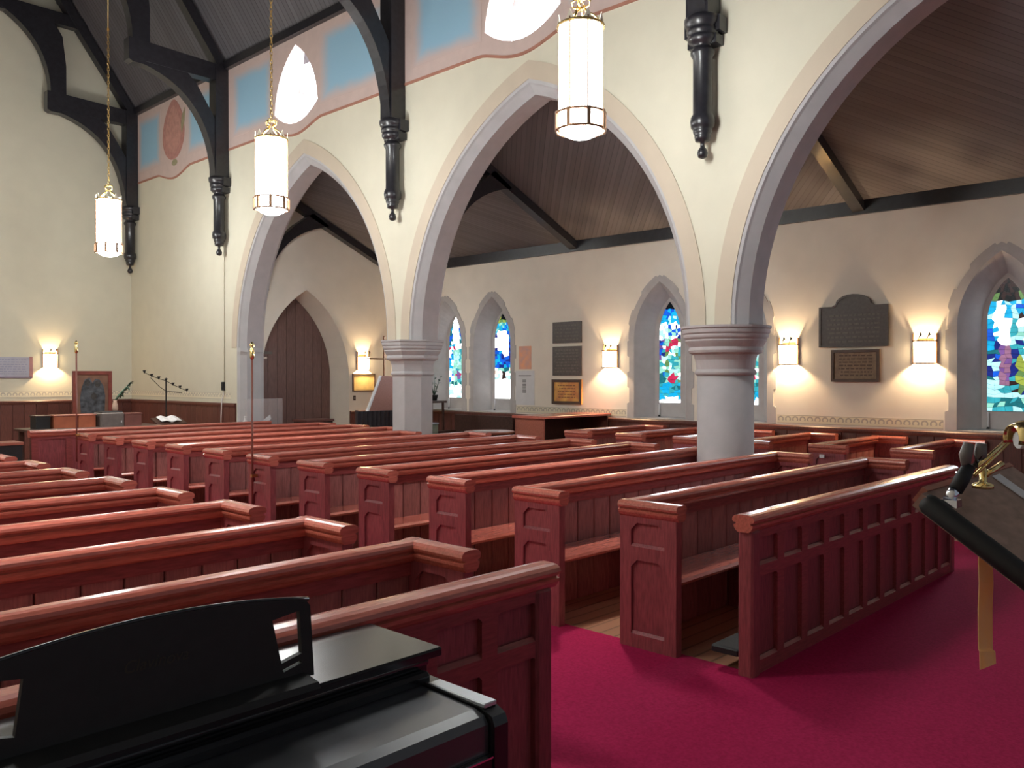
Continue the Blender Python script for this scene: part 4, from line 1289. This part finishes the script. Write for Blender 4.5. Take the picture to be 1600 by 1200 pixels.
# ------------------------------------------------------------------ lectern at the near edge
AX, AY, AZ = 1.69, .54, 1.50
th = radians(35)
LT = thing('lectern', 'near lectern with sloping brown desk and black padded edge', 'lectern', (AX, AY, 0))
def slope_T(x, s_, n_):     # x along desk, s down the slope, n above the surface
    return (x, -s_ * cos(th) - n_ * sin(th) * -1 * -1, AZ - s_ * sin(th) + n_ * cos(th))
mb = MB(); mb.T = slope_T; mb.box(0.0, .66, 0, .46, -.03, 0); mb.make('desk_top', mat('worn_brown_desk', (.26, .15, .12), .42, .3, 10, (2, 5, 5)), LT)
mb = MB(); mb.T = slope_T
mb.tube([(.012, .004, -.012), (.012, .010, -.012), (.012, .02, -.012), (.012, .2, -.012), (.012, .47, -.012)], [.008, .017, .021, .021, .021], 12); mb.make('padded_edge', BLACKM, LT)
mb = MB(); mb.T = slope_T; mb.box(.03, .66, -.012, 0, -.03, .003); mb.make('top_edge', PINKWOOD, LT)
mb = MB(); mb.T = slope_T; mb.box(.0, .66, .46, .48, -.03, .03); mb.make('book_ledge', DARKWOOD, LT)
mb = MB(); mb.T = slope_T; mb.box(.14, .63, .10, .44, -.07, -.03); mb.make('desk_underside', DARKWOOD, LT)
MB().bbox(.42, .56, -.27, -.13, .04, 1.25, .02).make('post', DARKWOOD, LT)
MB().bbox(.28, .70, -.42, .02, .006, .05, .015).make('base', DARKWOOD, LT)
# ribbon hanging below the desk
t = thing('ribbon_marker', 'gold ribbon hanging from under the lectern desk', 'ribbon', (1.776, .452, 0))
rib = []
mb = MB()
zz = [1.395, 1.37, 1.33, 1.28, 1.235, 1.205, 1.203, 1.175]
for i in range(len(zz) - 1):
    z1_, z0_ = zz[i], zz[i + 1]
    off = [0, .002, -.001, .002, .001, 0, -.006, -.008]
    R0 = Vector((.688, -.7256, 0)) * .0135
    a, b = off[i], off[i + 1]
    Y_ = Vector((.7256, .688, 0))
    k0 = 1.0 if i < 6 else 1.1
    k1 = 1.0 if i < 5 else 1.1
    sl = .006 if i == len(zz) - 2 else 0
    q = [(-R0 * k0 + Y_ * a) + Vector((0, 0, z1_)), (R0 * k0 + Y_ * a) + Vector((0, 0, z1_)), (R0 * k1 + Y_ * b) + Vector((0, 0, z0_ + sl)), (-R0 * k1 + Y_ * b) + Vector((0, 0, z0_ - sl))]
    back = [p + Y_ * .0012 for p in q]
    mb._add(q + back, [(0, 1, 2, 3), (7, 6, 5, 4), (0, 4, 5, 1), (1, 5, 6, 2), (2, 6, 7, 3), (3, 7, 4, 0)])
mb.make('ribbon', RIBBON, t)
# microphone holder clipped to the desk corner
t = thing('microphone_holder', 'black microphone clip with chrome joint on the lectern corner', 'microphone holder', (1.735, .50, 0))
mb = MB().tube([(-.008, .004, 1.488), (.009, -.005, 1.510)], .011, 10); mb.make('swivel_joint', CHROME, t)
MB().box(-.028, .004, -.016, .016, 1.476, 1.490).make('clamp', CHROME, t)
mb = MB().tube([(.006, -.004, 1.505), (.020, -.012, 1.527), (.034, -.020, 1.550)], [.013, .014, .012], 12); mb.make('gooseneck', BLACKM, t)
mb = MB(); ax_ = Vector((.5, -.1, .85)).normalized()
for sx in (-1, 1):
    o_ = Vector((.688, -.7256, 0)) * .013 * sx
    p0 = Vector((.035, -.021, 1.549)) + o_ * .6; p1 = p0 + Vector((.004, -.004, .022)) + o_ * .5; p2 = p1 + Vector((.003, -.003, .022)) - o_ * .2
    mb.tube([p0, p1, p2], [.008, .012, .010], 6)
mb.make('clip_jaw', GREY, t)
# brass reading lamp along the top of the desk
t = thing('reading_lamp', 'brass reading lamp with rod and curved shade on the lectern', 'lamp', (1.82, .47, 0))
MB().tube([(-.02, .015, 1.535), (.10, -.03, 1.605)], .0045, 8).make('upper_rod', BRASSP, t)
MB().tube([(-.01, .012, 1.528), (.10, -.025, 1.592)], .0035, 8).make('lower_rod', BRASSP, t)
MB().lathe([(.02, 1.497), (.02, 1.505), (.007, 1.51), (.007, 1.535), (.004, 1.54)], .06, .015, 12).make('foot', BRASSP, t)
MB().tube([(.06, .015, 1.52), (.10, -.01, 1.545)], .006, 8).make('switch_stem', BRASSP, t)
mb = MB(); mb.T = lambda x, y, z: (x * .688 + y * .7256 + .075, -x * .7256 + y * .688 - .055, z + 1.615)
mb.lathe([(.034, -.002), (.036, .03), (.034, .16)], 0, 0, 14, 0, pi * 1.15)
for i, v in enumerate(mb.v): pass
me = mb.mesh('shade', BRASSP)
sh = obj('shade', None, t)
bpy.data.objects.remove(sh)
mb = MB(); D = Vector((.688, -.7256, .05)).normalized(); U_ = Vector((0, 0, 1)); S_ = Vector((.7256, .688, 0))
rings = []
for k_, l_ in ((0, 0), (1, .02), (1, .20)):
    ring = []
    for i in range(13):
        a = -.35 + (pi + .7) * i / 12
        r_ = .034 if k_ else .026
        ring.append(Vector((-.018, -.052, 1.603)) + D * l_ + S_ * (r_ * cos(a)) + U_ * (r_ * sin(a)))
    rings.append(ring)
mb.loft([[tuple(p) for p in r] for r in rings], cap=False, smooth=True, closed=False)
sh = mb.make('shade', BRASSP, t)
md = sh.modifiers.new('thickness', 'SOLIDIFY'); md.thickness = .002
mb = MB().tube([tuple(Vector((-.016, -.054, 1.600)) + D * .01), tuple(Vector((-.016, -.054, 1.600)) + D * .19)], .016, 10); mb.make('tube_bulb', PAPER, t)
# slip of paper on the desk
t = thing('paper_slip', 'white paper slip lying on the lectern desk', 'paper', (AX, AY, 0))
mb = MB(); mb.T = slope_T; mb.box(.44, .50, .01, .10, .001, .003); mb.make('slip', PAPER, t)
